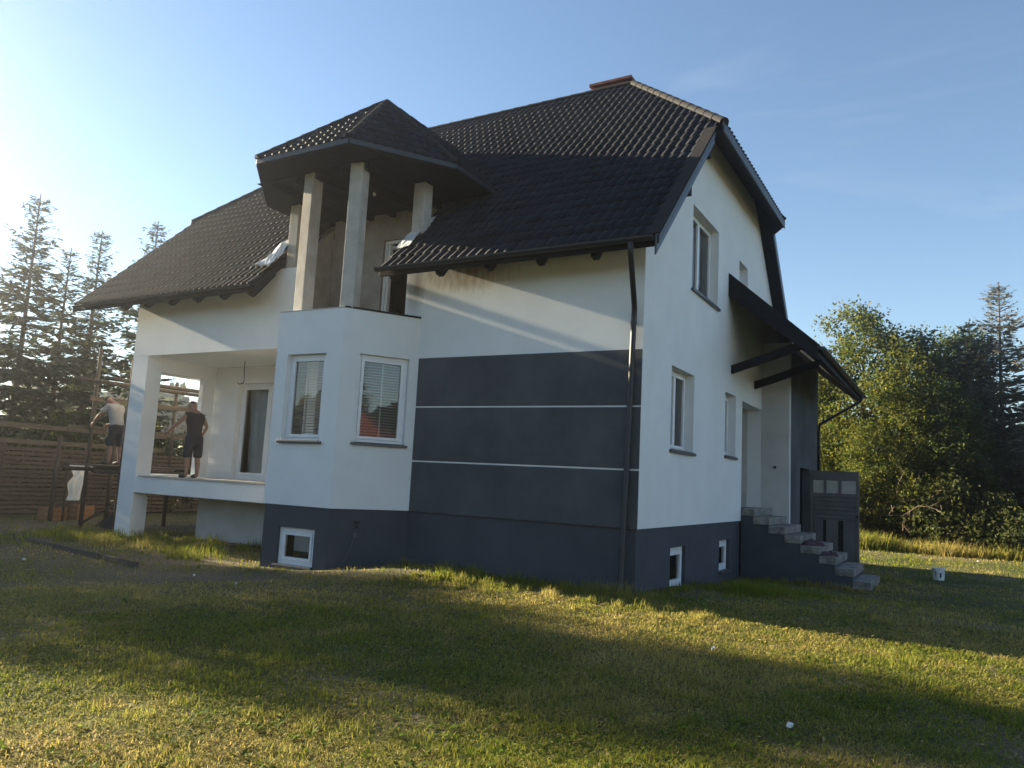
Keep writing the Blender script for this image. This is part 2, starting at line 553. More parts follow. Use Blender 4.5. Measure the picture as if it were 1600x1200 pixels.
def wall_panel(mb, O, U, N, th, u0, u1, v0, v1, holes=(), cuts=(), back=(0, 0)):
    """a wall with real openings; U along, Z up, N outward; cuts are half planes in (u,v); back shortens the rear face for mitres"""
    O, U, N = Vector(O), Vector(U), Vector(N)
    V = Vector((0, 0, 1))
    us = sorted({u0, u1} | {h[0] for h in holes} | {h[1] for h in holes})
    vs = sorted({v0, v1} | {h[2] for h in holes} | {h[3] for h in holes})
    pf = lambda u, v: O + U * u + V * v

    def pb(u, v):
        if abs(u - u0) < 1e-6:
            u = u + back[0]
        elif abs(u - u1) < 1e-6:
            u = u - back[1]
        return O + U * u + V * v - N * th
    for a, c in zip(us, us[1:]):
        for d, e in zip(vs, vs[1:]):
            mu_, mv_ = (a + c) / 2, (d + e) / 2
            if any(h[0] < mu_ < h[1] and h[2] < mv_ < h[3] for h in holes):
                continue
            pts = [(a, d), (c, d), (c, e), (a, e)]
            for hp in cuts:
                pts = clip_poly(pts, hp)
                if len(pts) < 3:
                    break
            if len(pts) < 3:
                continue
            mb.poly([pf(*p) for p in pts])
            mb.poly([pb(*p) for p in reversed(pts)])
    for h in holes:
        for (p, q) in (((h[0], h[2]), (h[1], h[2])), ((h[1], h[2]), (h[1], h[3])), ((h[1], h[3]), (h[0], h[3])), ((h[0], h[3]), (h[0], h[2]))):
            mb.poly([pf(*p), pf(*q), pb(*q), pb(*p)])
    outl = [(u0, v0), (u1, v0), (u1, v1), (u0, v1)]
    for hp in cuts:
        outl = clip_poly(outl, hp)
    for i in range(len(outl)):
        p, q = outl[i], outl[(i + 1) % len(outl)]
        mb.poly([pf(*q), pf(*p), pb(*p), pb(*q)])
    return mb


def window(O, U, N, u0, u1, v0, v1, depth=0.16, sashes=1, sill=True, blind=False, name='window', thick=0.05, split=None, sw=0.055, sill_th=0.045, sill_over=0.05):
    """window in an opening u0..u1 x v0..v1: frame, sash, pane, sill, blind"""
    Z = (0, 0, 1)
    O, U, N = Vector(O), Vector(U), Vector(N)
    mb = MB()
    f = thick
    g = 0.003
    a, c, d, e = u0 + g, u1 - g, v0 + g, v1 - g
    n0, n1 = -depth - 0.07, -depth
    mb.obox(O, U, Z, N, a, a + f, d, e, n0, n1)
    mb.obox(O, U, Z, N, c - f, c, d, e, n0, n1)
    mb.obox(O, U, Z, N, a + f, c - f, e - f, e, n0, n1)
    mb.obox(O, U, Z, N, a + f, c - f, d, d + f, n0, n1)
    fo = mb.build(name, M['pvc'], house, bevel=0.004)
    ia, ic = a + f + 0.003, c - f - 0.003
    cuts = [ia + (ic - ia) * k / sashes for k in range(sashes + 1)]
    if split:
        cuts = [ia] + [u0 + s for s in split] + [ic]
    for p, q in zip(cuts, cuts[1:]):
        s = MB()
        p2, q2, d2, e2 = p + 0.002, q - 0.002, d + f + 0.003, e - f - 0.003
        m0, m1 = -depth - 0.06, -depth + 0.012
        s.obox(O, U, Z, N, p2, p2 + sw, d2, e2, m0, m1)
        s.obox(O, U, Z, N, q2 - sw, q2, d2, e2, m0, m1)
        s.obox(O, U, Z, N, p2 + sw, q2 - sw, e2 - sw, e2, m0, m1)
        s.obox(O, U, Z, N, p2 + sw, q2 - sw, d2, d2 + sw, m0, m1)
        s.build('sash', M['pvc'], fo, bevel=0.004)
        gb = MB()
        gn = -depth - 0.025
        gb.poly([O + U * uu + Vector(Z) * vv + N * gn for uu, vv in ((p2 + sw - 0.004, d2 + sw - 0.004), (q2 - sw + 0.004, d2 + sw - 0.004), (q2 - sw + 0.004, e2 - sw + 0.004), (p2 + sw - 0.004, e2 - sw + 0.004))])
        gb.build('pane', M['glass'], fo)
        if blind:
            bb = MB()
            k = int((e2 - d2 - 2 * sw) / 0.05)
            for i in range(k):
                vv = e2 - sw - 0.01 - i * 0.05
                c1 = O + N * (-depth - 0.085) + Vector(Z) * vv
                bb.hexa([c1 + U * (p2 + sw + 0.01) + N * 0.018 + Vector((0, 0, -0.016)), c1 + U * (q2 - sw - 0.01) + N * 0.018 + Vector((0, 0, -0.016)),
                         c1 + U * (q2 - sw - 0.01) - N * 0.018, c1 + U * (p2 + sw + 0.01) - N * 0.018,
                         c1 + U * (p2 + sw + 0.01) + N * 0.018 + Vector((0, 0, -0.013)), c1 + U * (q2 - sw - 0.01) + N * 0.018 + Vector((0, 0, -0.013)),
                         c1 + U * (q2 - sw - 0.01) - N * 0.018 + Vector((0, 0, 0.003)), c1 + U * (p2 + sw + 0.01) - N * 0.018 + Vector((0, 0, 0.003))])
            mid = (p2 + q2) / 2 + blind
            bb.obox(O, U, Z, N, mid - 0.012, mid + 0.012, d2 + sw, e2 - sw, -depth - 0.058, -depth - 0.050)
            bb.build('blind', M['blind'], fo)
    if sill:
        s = MB()
        s.obox(O, U, Z, N, u0 - sill_over, u1 + sill_over, v0 - sill_th, v0 - 0.002, 0.002, 0.055)
        s.obox(O, U, Z, N, u0 + 0.002, u1 - 0.002, v0 - 0.001, v0 + 0.012, -depth + 0.002, 0.05)
        s.build('sill', M['sill'], fo, bevel=0.005)
    return fo


X1, Y1, Z1 = (1, 0, 0), (0, 1, 0), (0, 0, 1)
roof_under = lambda y: 5.94 + y - 0.20      # underside of the front slope above a point of depth y

# --- street front, right of the bay
mb = MB()
wall_panel(mb, (0, 0, 0), X1, (0, -1, 0), 0.36, -4.69, 0, 0.96, roof_under(0))
mb.build('wall', M['white_front'], house)
# --- street front, left part above the loggia, and the corner pillar
mb = MB()
wall_panel(mb, (0, 0, 0), X1, (0, -1, 0), 0.38, WALLX, -7.5, 4.05, roof_under(0))
mb.build('wall', M['white'], house)
MB().box(WALLX, -12.2, 0, 0.38, -0.5, 4.047).build('pillar', M['white'], house)
# --- left end wall (opening of the loggia)
mb = MB()
wall_panel(mb, (WALLX, 0, 0), Y1, (-1, 0, 0), 0.56, 0.382, 9.99, 0.9, 11.0, holes=[(0.384, 2.25, 1.30, 3.72)],
           cuts=[(-1, 1, 5.72), (1, 1, 16.1), (0, 1, 8.6)])
mb.build('wall', M['white'], house)
MB().box(-12.34, -12.201, 1.58, 1.945, 1.242, 4.045).build('wall', M['white'], house)
# --- loggia: floor slab, back wall with door, ceiling
MB().box(-12.198, -7.2, 0.004, 1.93, 0.87, 1.24).build('loggia_floor', M['white'], house, bevel=0.01)
MB().box(-12.05, -7.36, -0.03, 1.92, 1.242, 1.262).build('threshold_strip', M['column'], house)
mb = MB()
wall_panel(mb, (0, 1.95, 0), X1, (0, -1, 0), 0.3, -12.199, -7.2, 1.0, 4.048, holes=[(-11.32, -9.3, 1.29, 3.64)])
mb.build('wall', M['white'], house)
MB().box(-12.198, -7.2, 0.383, 1.94, 4.052, 4.2).build('loggia_ceiling', M['white'], house)
fo = window((0, 1.95, 0), X1, (0, -1, 0), -11.32, -9.3, 1.29, 3.64, depth=0.12, sashes=2, sill=False, name='balcony_door', thick=0.07, sw=0.075)
# plastic sheet hung behind the door glass
nU, nV = 26, 16
uu = np.linspace(-11.2, -9.45, nU)
vv = np.linspace(1.36, 3.55, nV)
UU, VV = np.meshgrid(uu, vv)
off = 0.045 * np.sin(UU * 17 + VV * 2.2) + 0.03 * np.sin(UU * 7 - VV * 3) + 0.02 * vnoise(UU, VV, 0.2, 5)
PS = np.stack([UU.ravel(), 2.30 + off.ravel(), VV.ravel()], -1)
ii = np.arange(nU * nV).reshape(nV, nU)
qd = np.stack([ii[:-1, :-1], ii[:-1, 1:], ii[1:, 1:], ii[1:, :-1]], -1).reshape(-1, 4)
link('door_curtain', np_mesh('door_curtain', PS, qd, smooth=True), M['plastic'], fo)
# under the slab
MB().box(-11.45, -7.3, 1.2, 1.5, -0.5, 0.868).build('cellar_wall', M['grey_render'], house)
MB().box(-12.74, -11.46, 4.0, 4.3, -0.5, 0.868).build('cellar_wall', M['raw_render'], house)
# ceiling wire with a bare fitting
mb = MB()
mb.tube([(-10.3, 1.2, 4.05), (-10.31, 1.2, 3.85), (-10.27, 1.2, 3.62), (-10.3, 1.2, 3.52)], 0.010, 6)
mb.tube([(-10.3, 1.2, 3.53), (-10.4, 1.19, 3.50), (-10.48, 1.19, 3.53)], 0.012, 6)
mb.build('hanging_wire', M['black'], house)

# --- gable wall on the right
mb = MB()
gh_holes = [(2.42, 4.20, 5.26, 6.87), (5.95, 6.76, 6.12, 6.78), (1.41, 2.71, 2.24, 3.67), (4.93, 5.82, 2.32, 3.66), (6.40, 8.39, 1.0, 3.63)]
wall_panel(mb, (0, 0, 0), Y1, (1, 0, 0), 0.34, 0.362, 10.0, 0.96, 11.0, holes=gh_holes, cuts=[(-1, 1, 5.72), (1, 1, 16.1), (0, 1, 8.65)])
mb.build('wall', M['white'], house)
GO = (0, 0, 0)
window(GO, Y1, (1, 0, 0), 2.42, 4.20, 5.26, 6.87, depth=0.17, sashes=2)
window(GO, Y1, (1, 0, 0), 5.95, 6.76, 6.12, 6.78, depth=0.17, sashes=1)
window(GO, Y1, (1, 0, 0), 1.41, 2.71, 2.24, 3.67, depth=0.17, sashes=2)
window(GO, Y1, (1, 0, 0), 4.93, 5.82, 2.32, 3.66, depth=0.17, sashes=1)
# entrance recess
mb = MB()
mb.box(-1.6, -1.4, 6.2, 8.6, 1.0, 3.9)
mb.box(-1.4, -0.343, 6.1, 6.398, 1.0, 3.9)
mb.box(-1.4, -0.343, 8.392, 8.6, 1.0, 3.9)
mb.box(-1.4, -0.343, 6.4, 8.39, 3.635, 3.9)
mb.build('recess_wall', M['grey_render'], house)

# --- porch block at the far end of the gable
mb = MB()
wall_panel(mb, (0, 8.39, 0), X1, (0, -1, 0), 0.2, 0.003, 0.66, -0.4, 5.30, cuts=[(0.9, 1, 5.93)])
mb.build('porch_wall', M['grey_render'], house)
mb = MB()
wall_panel(mb, (0.66, 0, 0), Y1, (1, 0, 0), 0.2, 8.592, 12.9, -0.5, 5.2, holes=[(9.9, 11.42, -0.3, 2.3)])
mb.build('porch_wall', M['dark'], house)
MB().box(-2.0, 0.455, 12.6, 12.9, -0.5, 5.2).build('porch_wall', M['dark'], house)
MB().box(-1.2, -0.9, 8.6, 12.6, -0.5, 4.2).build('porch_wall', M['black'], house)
mb = MB()
mb.obox((0.0, 8.36, 2.23), X1, Z1, Y1, 0.30, 0.36, -0.03, 0.03, 0.0, 0.028)
mb.build('switch_box', M['black'], house, bevel=0.004)

# --- back walls so that the house is closed
mb = MB()
mb.box(WALLX, 0, 10.0, DEPTH, -0.5, 5.9)
mb.build('wall', M['white'], house)
mb = MB()
mb.box(-12.15, -0.4, 2.3, 9.9, 1.05, 1.22)
mb.box(-7.3, -0.4, 0.4, 2.3, 1.05, 1.22)
mb.box(-12.15, -0.4, 2.3, 9.95, 4.06, 4.22)
mb.box(-4.69, -0.4, 0.42, 2.3, 4.06, 4.22)
mb.box(-7.15, -7.0, 0.4, 9.9, 1.22, 4.06)
mb.box(-7.0, -0.4, 4.5, 4.65, 1.22, 4.06)
mb.box(-3.4, -3.3, 1.3, 9.0, 4.22, 6.9)
mb.box(-12.15, -0.4, 4.7, 4.8, -0.5, 1.05)
mb.build('inner_wall', M['inside'], house)

# --- plinth
mb = MB()
wall_panel(mb, (0, 0.03, 0), X1, (0, -1, 0), 0.3, -4.45, -0.03, -0.7, 0.958)
wall_panel(mb, (-0.03, 0, 0), Y1, (1, 0, 0), 0.3, 0.332, 6.42, -0.7, 0.958, holes=[(1.65, 2.49, -0.10, 0.60), (4.74, 5.53, -0.03, 0.59)])
mb.build('plinth', M['plinth'], house)
window((-0.03, 0, 0), Y1, (1, 0, 0), 1.65, 2.49, -0.10, 0.60, depth=0.06, thick=0.075, sw=0.06, sill_over=0.02)
window((-0.03, 0, 0), Y1, (1, 0, 0), 4.74, 5.53, -0.03, 0.59, depth=0.06, thick=0.075, sw=0.06, sill_over=0.02)

# --- anthracite render fields on the front
for z0, z1 in ((0.962, 1.83), (1.858, 2.80), (2.828, 3.70)):
    MB().box(-4.28, -0.004, -0.012, -0.002, z0, z1).build('facade_panel', M['dark'], house)

# --- bay
J1, BL, BM, J2 = Vector((-7.35, 0, 0)), Vector((-6.6, -1.235, 0)), Vector((-5.05, -1.2, 0)), Vector((-4.30, 0, 0))


def bay_face(mb, A, B, th, v0, v1, holes=(), inset=0.0):
    U = (B - A).normalized()
    N = Vector((U.y, -U.x, 0))
    return wall_panel(mb, A - N * inset, U, N, th, 0, (B - A).length, v0, v1, holes, back=(0.145, 0.145)), U, N


mb = MB()
Lf = (BM - BL).length
_, Uf, Nf = bay_face(mb, BL, BM, 0.25, 0.96, 4.44, [(0.28, 1.20, 2.09, 3.645)])
_, Ur, Nr = bay_face(mb, BM, J2, 0.25, 0.96, 4.44, [(0.32, 1.25, 2.105, 3.665)])
bay_face(mb, J1, BL, 0.25, 0.96, 4.44)
mb.build('bay_wall', M['white'], house)
wf = window(BL, Uf, Nf, 0.28, 1.20, 2.09, 3.645, depth=0.10, blind=-0.06, thick=0.06)
wr = window(BM, Ur, Nr, 0.32, 1.25, 2.105, 3.665, depth=0.08, blind=0.02, thick=0.06)
pb_ = lambda p, k: p + (Vector((-5.825, 0, 0)) - p) * k
i1, iL, iM, i2 = Vector((-7.32, 0.03, 0)), Vector((-6.583, -1.205, 0)), Vector((-5.067, -1.17, 0)), Vector((-4.33, 0.03, 0))
mb = MB()
bay_face(mb, iL, iM, 0.24, -0.7, 0.958, [(0.36, 1.22, -0.07, 0.58)])
bay_face(mb, iM, i2, 0.24, -0.7, 0.958)
bay_face(mb, i1, iL, 0.24, -0.7, 0.958)
mb.build('bay_plinth', M['plinth'], house)
window(iL, Uf, Nf, 0.36, 1.22, -0.07, 0.58, depth=0.06, thick=0.08, sw=0.05, sill_over=0.02)
# floors inside the bay
mb = MB()
mb.prism([(-7.0, 0.3, 1.1), (-6.4, -0.93, 1.1), (-5.25, -0.93, 1.1), (-4.6, 0.3, 1.1)], (0, 0, 0.12))
mb.prism([(-7.1, 0.38, 4.12), (-7.05, 0.0, 4.12), (-6.45, -0.96, 4.12), (-5.2, -0.96, 4.12), (-4.6, 0.0, 4.12), (-4.7, 1.19, 4.12), (-7.1, 1.19, 4.12)], (0, 0, 0.16))
mb.build('bay_floor', M['raw_render'], house)
mb = MB()
mb.prism([BM + Vector((0.0, -0.015, 4.443)), J2 + Vector((0.02, -0.02, 4.443)), J2 + Vector((-0.22, 0.10, 4.443)), BM + Vector((-0.12, 0.24, 4.443))], (0, 0, 0.03))
mb.build('parapet_board', M['wood'], house)
MB().prism([BL + Vector((0.0, -0.012, 4.442)), BM + Vector((-0.01, -0.012, 4.442)), BM + Vector((-0.14, 0.23, 4.442)), BL + Vector((0.14, 0.23, 4.442))], (0, 0, 0.012)).build('parapet_cap', M['grey_render'], house)
# outside tap and cable on the plinth
mb = MB()
bp0 = iM + Ur * 0.47 + Nr * 0.02
mb.tube([bp0 + Vector((0, 0, 0.75)) - Nr * 0.03, bp0 + Vector((0, 0, 0.75)) + Nr * 0.06, bp0 + Vector((0, 0, 0.70)) + Nr * 0.08, bp0 + Vector((0, 0, 0.64)) + Nr * 0.08], 0.018, 8)
mb.tube([bp0 + Vector((0, 0, 0.75)) + Nr * 0.05 - Ur * 0.05, bp0 + Vector((0, 0, 0.76)) + Nr * 0.05 + Ur * 0.05], 0.012, 6)
mb.build('outside_tap', M['metal'], house, smooth=True)
cp = [iM + Ur * (0.46 - 0.36 * t) + Nr * (0.02 + 0.05 * math.sin(t * 3)) + Vector((0, 0, 0.53 - 0.62 * t ** 0.8 - 0.08 * math.sin(t * 3.1))) for t in np.linspace(0, 1, 12)]
mb = MB()
mb.tube(cp, 0.008, 6)
mb.obox(iM, Ur, Z1, Nr, 0.43, 0.50, 0.48, 0.55, 0.002, 0.03)
mb.build('wall_cable', M['sill'], house)

# --- balcony recess behind the turret columns
mb = MB()
wall_panel(mb, (0, 1.2, 0), X1, (0, -1, 0), 0.2, -7.79, -4.70, 4.2, 7.12, holes=[(-6.35, -5.45, 4.32, 6.52)])
mb.build('balcony_wall', M['raw_render'], house)
bd = window((0, 1.2, 0), X1, (0, -1, 0), -6.35, -5.45, 4.32, 6.52, depth=0.06, sill=False, name='balcony_door', thick=0.06, sw=0.08)
hinge = Matrix.Translation((-6.28, 1.30, 0))                 # the leaf stands open into the room
for ch in bd.children:
    ch.matrix_local = hinge @ Matrix.Rotation(math.radians(78), 4, 'Z') @ hinge.inverted()
mb = MB()
wall_panel(mb, (-7.8, 0, 0), (0, 1, 0), (1, 0, 0), 0.15, 0.384, 1.198, 4.2, 7.1, cuts=[(-1, 1, 5.74)])
mb.build('balcony_wall', M['raw_render'], house)
mb = MB()
wall_panel(mb, (-4.70, 0, 0), (0, -1, 0), (-1, 0, 0), 0.15, -1.198, -0.364, 4.2, 7.1, cuts=[(1, 1, 5.74)])
mb.build('balcony_wall', M['raw_render'], house)
# columns
def column(cx, cy, z0, z1, rz, s=0.25):
    c, sn = math.cos(rz), math.sin(rz)
    pts = [(cx + (c * a - sn * b) * s / 2, cy + (sn * a + c * b) * s / 2, z0) for a, b in ((-1, -1), (1, -1), (1, 1), (-1, 1))]
    return MB().prism(pts, (0, 0, z1 - z0)).build('turret_column', M['column'], house, bevel=0.012)
column(-5.12, -1.02, 4.455, 7.125, 0.25, 0.26)
column(-6.28, -1.00, 4.30, 7.125, -0.10, 0.25)
column(-7.85, 0.17, 4.30, 7.125, 0.0, 0.25)
column(-4.60, 0.20, 4.45, 7.125, 0.0, 0.26)

# --- main roof -------------------------------------------------------------
s2 = math.sqrt(0.5)
VXR, VXL = 0.42, -14.2
CUT0, CUT1 = -8.0, -4.75
RE = -2.4                 # right ridge end
LE = -11.4
fz = lambda y: 5.94 + y
rzz = lambda y: RZ - (y - RY)


def slab(pts2, zf, th, name, mat):
    """roof slab from plan points"""
    top = [(x, y, zf(y)) for x, y in pts2]
    mb = MB()
    mb.prism(top, (0, 0, -th))
    return mb


mb = MB()
YC = -0.7 + 8 * 0.35 * s2
front_regions = [[(VXL, -0.7), (CUT0, -0.7), (CUT0, YC), (VXL, YC)],
                 [(CUT1, -0.7), (VXR, -0.7), (VXR, YC), (CUT1, YC)],
                 [(VXL, YC), (VXR, YC), (VXR, 2.485), (RE, RY), (LE, RY), (VXL, 2.504)]]
for r in front_regions:
    mb.prism([(x, y, fz(y)) for x, y in r], (0, 0, -0.16))
mb.prism([(x, y, rzz(y)) for x, y in ((VXL, 11.1), (VXL, 8.18), (-14.35, 8.04), (LE, RY), (RE, RY), (0.55, 8.04), (0.28, 8.18), (0.28, 11.1))], (0, 0, -0.16))
roof = mb.build('roof', M['wood'], house)
hipz = lambda x: RZ - (x - RE) * (RZ - 8.3) / (0.55 - RE)
mb = MB()
mb.prism([(0.55, 2.36, 8.3), (0.55, 8.04, 8.3), (RE, RY, RZ)], (0, 0, -0.15))
mb.build('half_hip', M['wood'], roof)
mb = MB()
mb.prism([(-14.35, 2.36, 8.3), (LE, RY, RZ), (-14.35, 8.04, 8.3)], (0, 0, -0.15))
mb.build('half_hip', M['wood'], roof)

# tile: one wave of pressed tile, 183 mm wide, 350 mm long
TW, TL = 0.183, 0.35
NP = 8


def tile_profile(t):
    return 0.034 * (0.5 - 0.5 * math.cos(2 * PI * t)) ** 0.75


tv, tf = [], []
for k in range(NP + 1):
    t = k / NP
    h = tile_profile(t)
    drop = -0.022 * (0.5 - 0.5 * math.cos(2 * PI * t))
    tv.append((t * TW, drop, h * 0.55 - 0.004))            # underside of the step
    tv.append((t * TW, drop - 0.004, h + 0.022))           # lip
    tv.append((t * TW, TL + drop, h))                      # top end
for k in range(NP):
    a, b_ = 3 * k, 3 * k + 3
    tf.append((a, b_, b_ + 1, a + 1))
    tf.append((a + 1, b_ + 1, b_ + 2, a + 2))
tile_me = bpy.data.meshes.new('tile')
tile_me.from_pydata(tv, [], tf)
tile_me.polygons.foreach_set('use_smooth', [True] * len(tf))
tile_me.update()
tile_me.materials.append(M['tile'])
TVN, TFN = np.array(tv), np.array(tf)

full_tiles = []      # (parent part, matrix, score)
clip_parts = {}      # parent -> MB


def tile_face(part, O, U, V, N, poly, excl=None, u_start=0.0):
    """cover a convex polygon (u,v) of a plane with tiles"""
    O, U, V, N = Vector(O), Vector(U).normalized(), Vector(V).normalized(), Vector(N).normalized()
    hps = []
    k = len(poly)
    area = sum(poly[i][0] * poly[(i + 1) % k][1] - poly[(i + 1) % k][0] * poly[i][1] for i in range(k))
    if area < 0:
        poly = poly[::-1]
    for i in range(k):
        (x0, y0), (x1, y1) = poly[i], poly[(i + 1) % k]
        a, b_ = (y1 - y0), -(x1 - x0)
        l = math.hypot(a, b_)
        if l < 1e-6:
            continue
        a, b_ = a / l, b_ / l
        hps.append((a, b_, a * x0 + b_ * y0 + (0.03 if abs(b_) > 0.99 and max(y0, y1) < 1e-6 else 0.0)))
    umin, umax = min(p[0] for p in poly), max(p[0] for p in poly)
    vmin, vmax = min(p[1] for p in poly), max(p[1] for p in poly)
    mb = clip_parts.setdefault(part.name, (part, MB()))[1]
    for j in range(int(math.floor((vmin + 1e-6) / TL)), int(math.ceil((vmax - 1e-6) / TL))):
        for i in range(int(math.floor((umin - u_start) / TW + 1e-6)), int(math.ceil((umax - u_start) / TW - 1e-6))):
            u0, v0 = u_start + i * TW, j * TL
            cs = [(u0, v0), (u0 + TW, v0), (u0 + TW, v0 + TL), (u0, v0 + TL)]
            if any(all(a * x + b_ * y > c for x, y in cs) for a, b_, c in hps):
                continue
            if excl and all(excl(x, y) for x, y in cs):
                continue
            if all(a * x + b_ * y <= c + 1e-4 for x, y in cs for a, b_, c in hps):
                P0 = O + U * u0 + V * v0
                mat = Matrix(((U.x, V.x, N.x, P0.x), (U.y, V.y, N.y, P0.y), (U.z, V.z, N.z, P0.z), (0, 0, 0, 1)))
                c = P0 + U * TW / 2 + V * TL / 2
                d = EYE - c
                full_tiles.append((part, mat, max(d.normalized().dot(N), 0) / d.length_squared))
            else:
                for f in tf:
                    pts = [(tv[q][0] + u0, tv[q][1] + v0, tv[q][2]) for q in f]
                    for hp in hps:
                        pts = clip_poly(pts, hp)
                        if len(pts) < 3:
                            break
                    if len(pts) >= 3:
                        mb.poly([O + U * p[0] + V * p[1] + N * (p[2]) for p in pts])


NF = Vector((0, -s2, s2))
VF = Vector((0, s2, s2))
lift = NF * 0.012
e_ = -0.7
vv_ = lambda y: (y - e_) / s2
FO = Vector((CUT1, e_, fz(e_))) + lift
for r in front_regions:
    # the part of the plane that the turret roof covers is skipped
    def excl(u, v):
        x, y = CUT1 + u, e_ + v * s2
        return y > 1.3 and -8.3 < x < -3.9 and fz(y) < 9.0 - abs(x + 6.1) * 0.86
    tile_face(roof, FO, X1, VF, NF, [(x - CUT1, vv_(y)) for x, y in r], excl)
# right half-hip
hv = Vector((RE - 0.55, 0, RZ - 8.3)).normalized()
hn = Vector((RZ - 8.3, 0, 0.55 - RE)).normalized()
hl = Vector((RE - 0.55, 0, RZ - 8.3)).length
tile_face(roof, Vector((0.55, 2.36, 8.3)) + hn * 0.012, Y1, hv, hn, [(0, 0), (8.04 - 2.36, 0), (RY - 2.36, hl)])

# --- turret roof
TZ = 7.25
AP, RG = Vector((-5.86, 0.4, 9.13)), Vector((-5.86, 3.19, 9.13))
c1p, c1, c2, c3 = Vector((-7.0, -1.75, TZ)), Vector((-4.75, -1.75, TZ)), Vector((-3.66, -0.1, TZ)), Vector((-3.66, 1.31, TZ))
c2p, c3p = Vector((-8.55, -0.1, TZ)), Vector((-8.55, 1.31, TZ))
mb = MB()
for f in ((c1p, c1, AP), (c1, c2, AP), (c2, c3, RG, AP), (c2p, c1p, AP), (c3p, c2p, AP, RG)):
    mb.poly(f)
ring = [c3p, c2p, c1p, c1, c2, c3]
dn = Vector((0, 0, -0.11))
for a, b_ in zip(ring, ring[1:]):
    mb.poly([a + dn, b_ + dn, b_, a])
mb.poly([p + dn for p in reversed(ring)])
turret = mb.build('turret_roof', M['wood'], house)


def tri_face(A, B, tops):
    U = (B - A).normalized()
    nrm = (B - A).cross(tops[0] - A).normalized()
    V = nrm.cross(U)
    pl = [((p - A).dot(U), (p - A).dot(V)) for p in (A, B, *tops)]
    tile_face(turret, A + nrm * 0.012, U, V, nrm, pl)


tri_face(c1p, c1, [AP])
tri_face(c1, c2, [AP])
tri_face(c2, c3, [RG, AP])
tri_face(c2p, c1p, [AP])
tri_face(c3p, c2p, [AP, RG])

full_tiles.sort(key=lambda t: -t[2])
for part, mat, sc in full_tiles[:300]:
    o = bpy.data.objects.new('tile', tile_me)
    o.parent = part
    o.matrix_local = mat
    COL.objects.link(o)
rest = {}
for part, mat, sc in full_tiles[300:]:
    rest.setdefault(part.name, []).append(np.array(mat))
for key, (part, mb) in clip_parts.items():
    n0 = len(mb.v)
    for m4 in rest.get(key, []):
        v = TVN @ m4[:3, :3].T + m4[:3, 3]
        b0 = len(mb.v)
        mb.v += [tuple(q) for q in v]
        mb.f += [tuple(b0 + q for q in f) for f in tf]
    mb.build('tile', M['tile'], part, smooth=True, kind='stuff')


def caps(part, A, B, step=0.38, r=0.085, name='ridge_cap', lift=0.03, taper=0.012, mat='cap'):
    """half round cap tiles along a ridge, each its own piece"""
    A, B = Vector(A), Vector(B)
    d = (B - A)
    n = max(1, round(d.length / step))
    t = d.normalized()
    side = t.cross(Vector((0, 0, 1))).normalized()
    up = side.cross(t)
    L_ = d.length / n
    mb = MB()
    seg = 8
    for s_, rr in ((0.0, r), (L_ + 0.03, r - taper)):
        for k in range(seg + 1):
            w = PI * (-0.06 + 1.12 * k / seg)
            mb.v.append(tuple((math.cos(w) * rr, s_, math.sin(w) * rr)))
    for k in range(seg):
        mb.f.append((k, k + 1, seg + 2 + k, seg + 1 + k))
    mb.f.append(tuple(range(seg, -1, -1)))
    me = mb.mesh(name)
    me.materials.append(M[mat])
    for k in range(n):
        p = A + t * (k * L_) + up * lift
        o = bpy.data.objects.new(name, me)
        o.parent = part
        o.matrix_local = Matrix(((side.x, t.x, up.x, p.x), (side.y, t.y, up.y, p.y), (side.z, t.z, up.z, p.z), (0, 0, 0, 1)))
        COL.objects.link(o)


caps(roof, (LE, RY, RZ), (RE, RY, RZ), 0.4)
caps(roof, (0.55, 2.36, 8.3), (RE, RY, RZ), 0.38, 0.095)
caps(roof, (0.55, 8.04, 8.3), (RE, RY, RZ), 0.38)
caps(roof, (-14.35, 2.36, 8.3), (LE, RY, RZ), 0.38)
for q in (c1p, c1, c2, c2p):
    caps(turret, q, AP, 0.36, 0.075)
caps(turret, AP, RG, 0.4, 0.075)
# barge boards, fascias
def board(A, B, off, h, th, name, mat, part, n):
    """plank from A to B hanging h below, thickness th along n"""
    A, B, n = Vector(A) + Vector(off), Vector(B) + Vector(off), Vector(n)
    dz = Vector((0, 0, -h))
    return MB().hexa([A + dz, B + dz, B + dz + n * th, A + dz + n * th, A, B, B + n * th, A + n * th]).build(name, M[mat], part, bevel=0.005)


board((VXR, -0.78, 5.17), (VXR, 2.14, 8.09), (0.002, 0, 0.06), 0.30, 0.03, 'barge_board', 'fascia', roof, (1, 0, 0))
board((VXR, -0.74, 5.13), (VXR, 2.10, 7.97), (0.034, 0, 0.10), 0.13, 0.02, 'barge_trim', 'metal', roof, (1, 0, 0))
mbv = MB()
A0, B0 = Vector((VXR, -0.76, fz(-0.76) + 0.075)), Vector((VXR, 2.16, fz(2.16) + 0.075))
mbv.hexa([A0 + Vector((-0.13, 0, 0)), A0 + Vector((0.06, 0, 0)), B0 + Vector((0.06, 0, 0)), B0 + Vector((-0.13, 0, 0)),
          A0 + Vector((-0.13, -0.01, 0.012)), A0 + Vector((0.06, -0.01, 0.012)), B0 + Vector((0.06, -0.01, 0.012)), B0 + Vector((-0.13, -0.01, 0.012))])
mbv.build('verge_sheet', M['cap'], roof)
board((0.28, 11.15, 5.19), (0.28, 8.12, 8.22), (0.002, 0, 0.02), 0.28, 0.03, 'barge_board', 'fascia', roof, (1, 0, 0))
board((VXL, -0.75, 5.19), (VXL, 2.18, 8.12), (-0.032, 0, 0.02), 0.22, 0.03, 'barge_board', 'fascia', roof, (1, 0, 0))
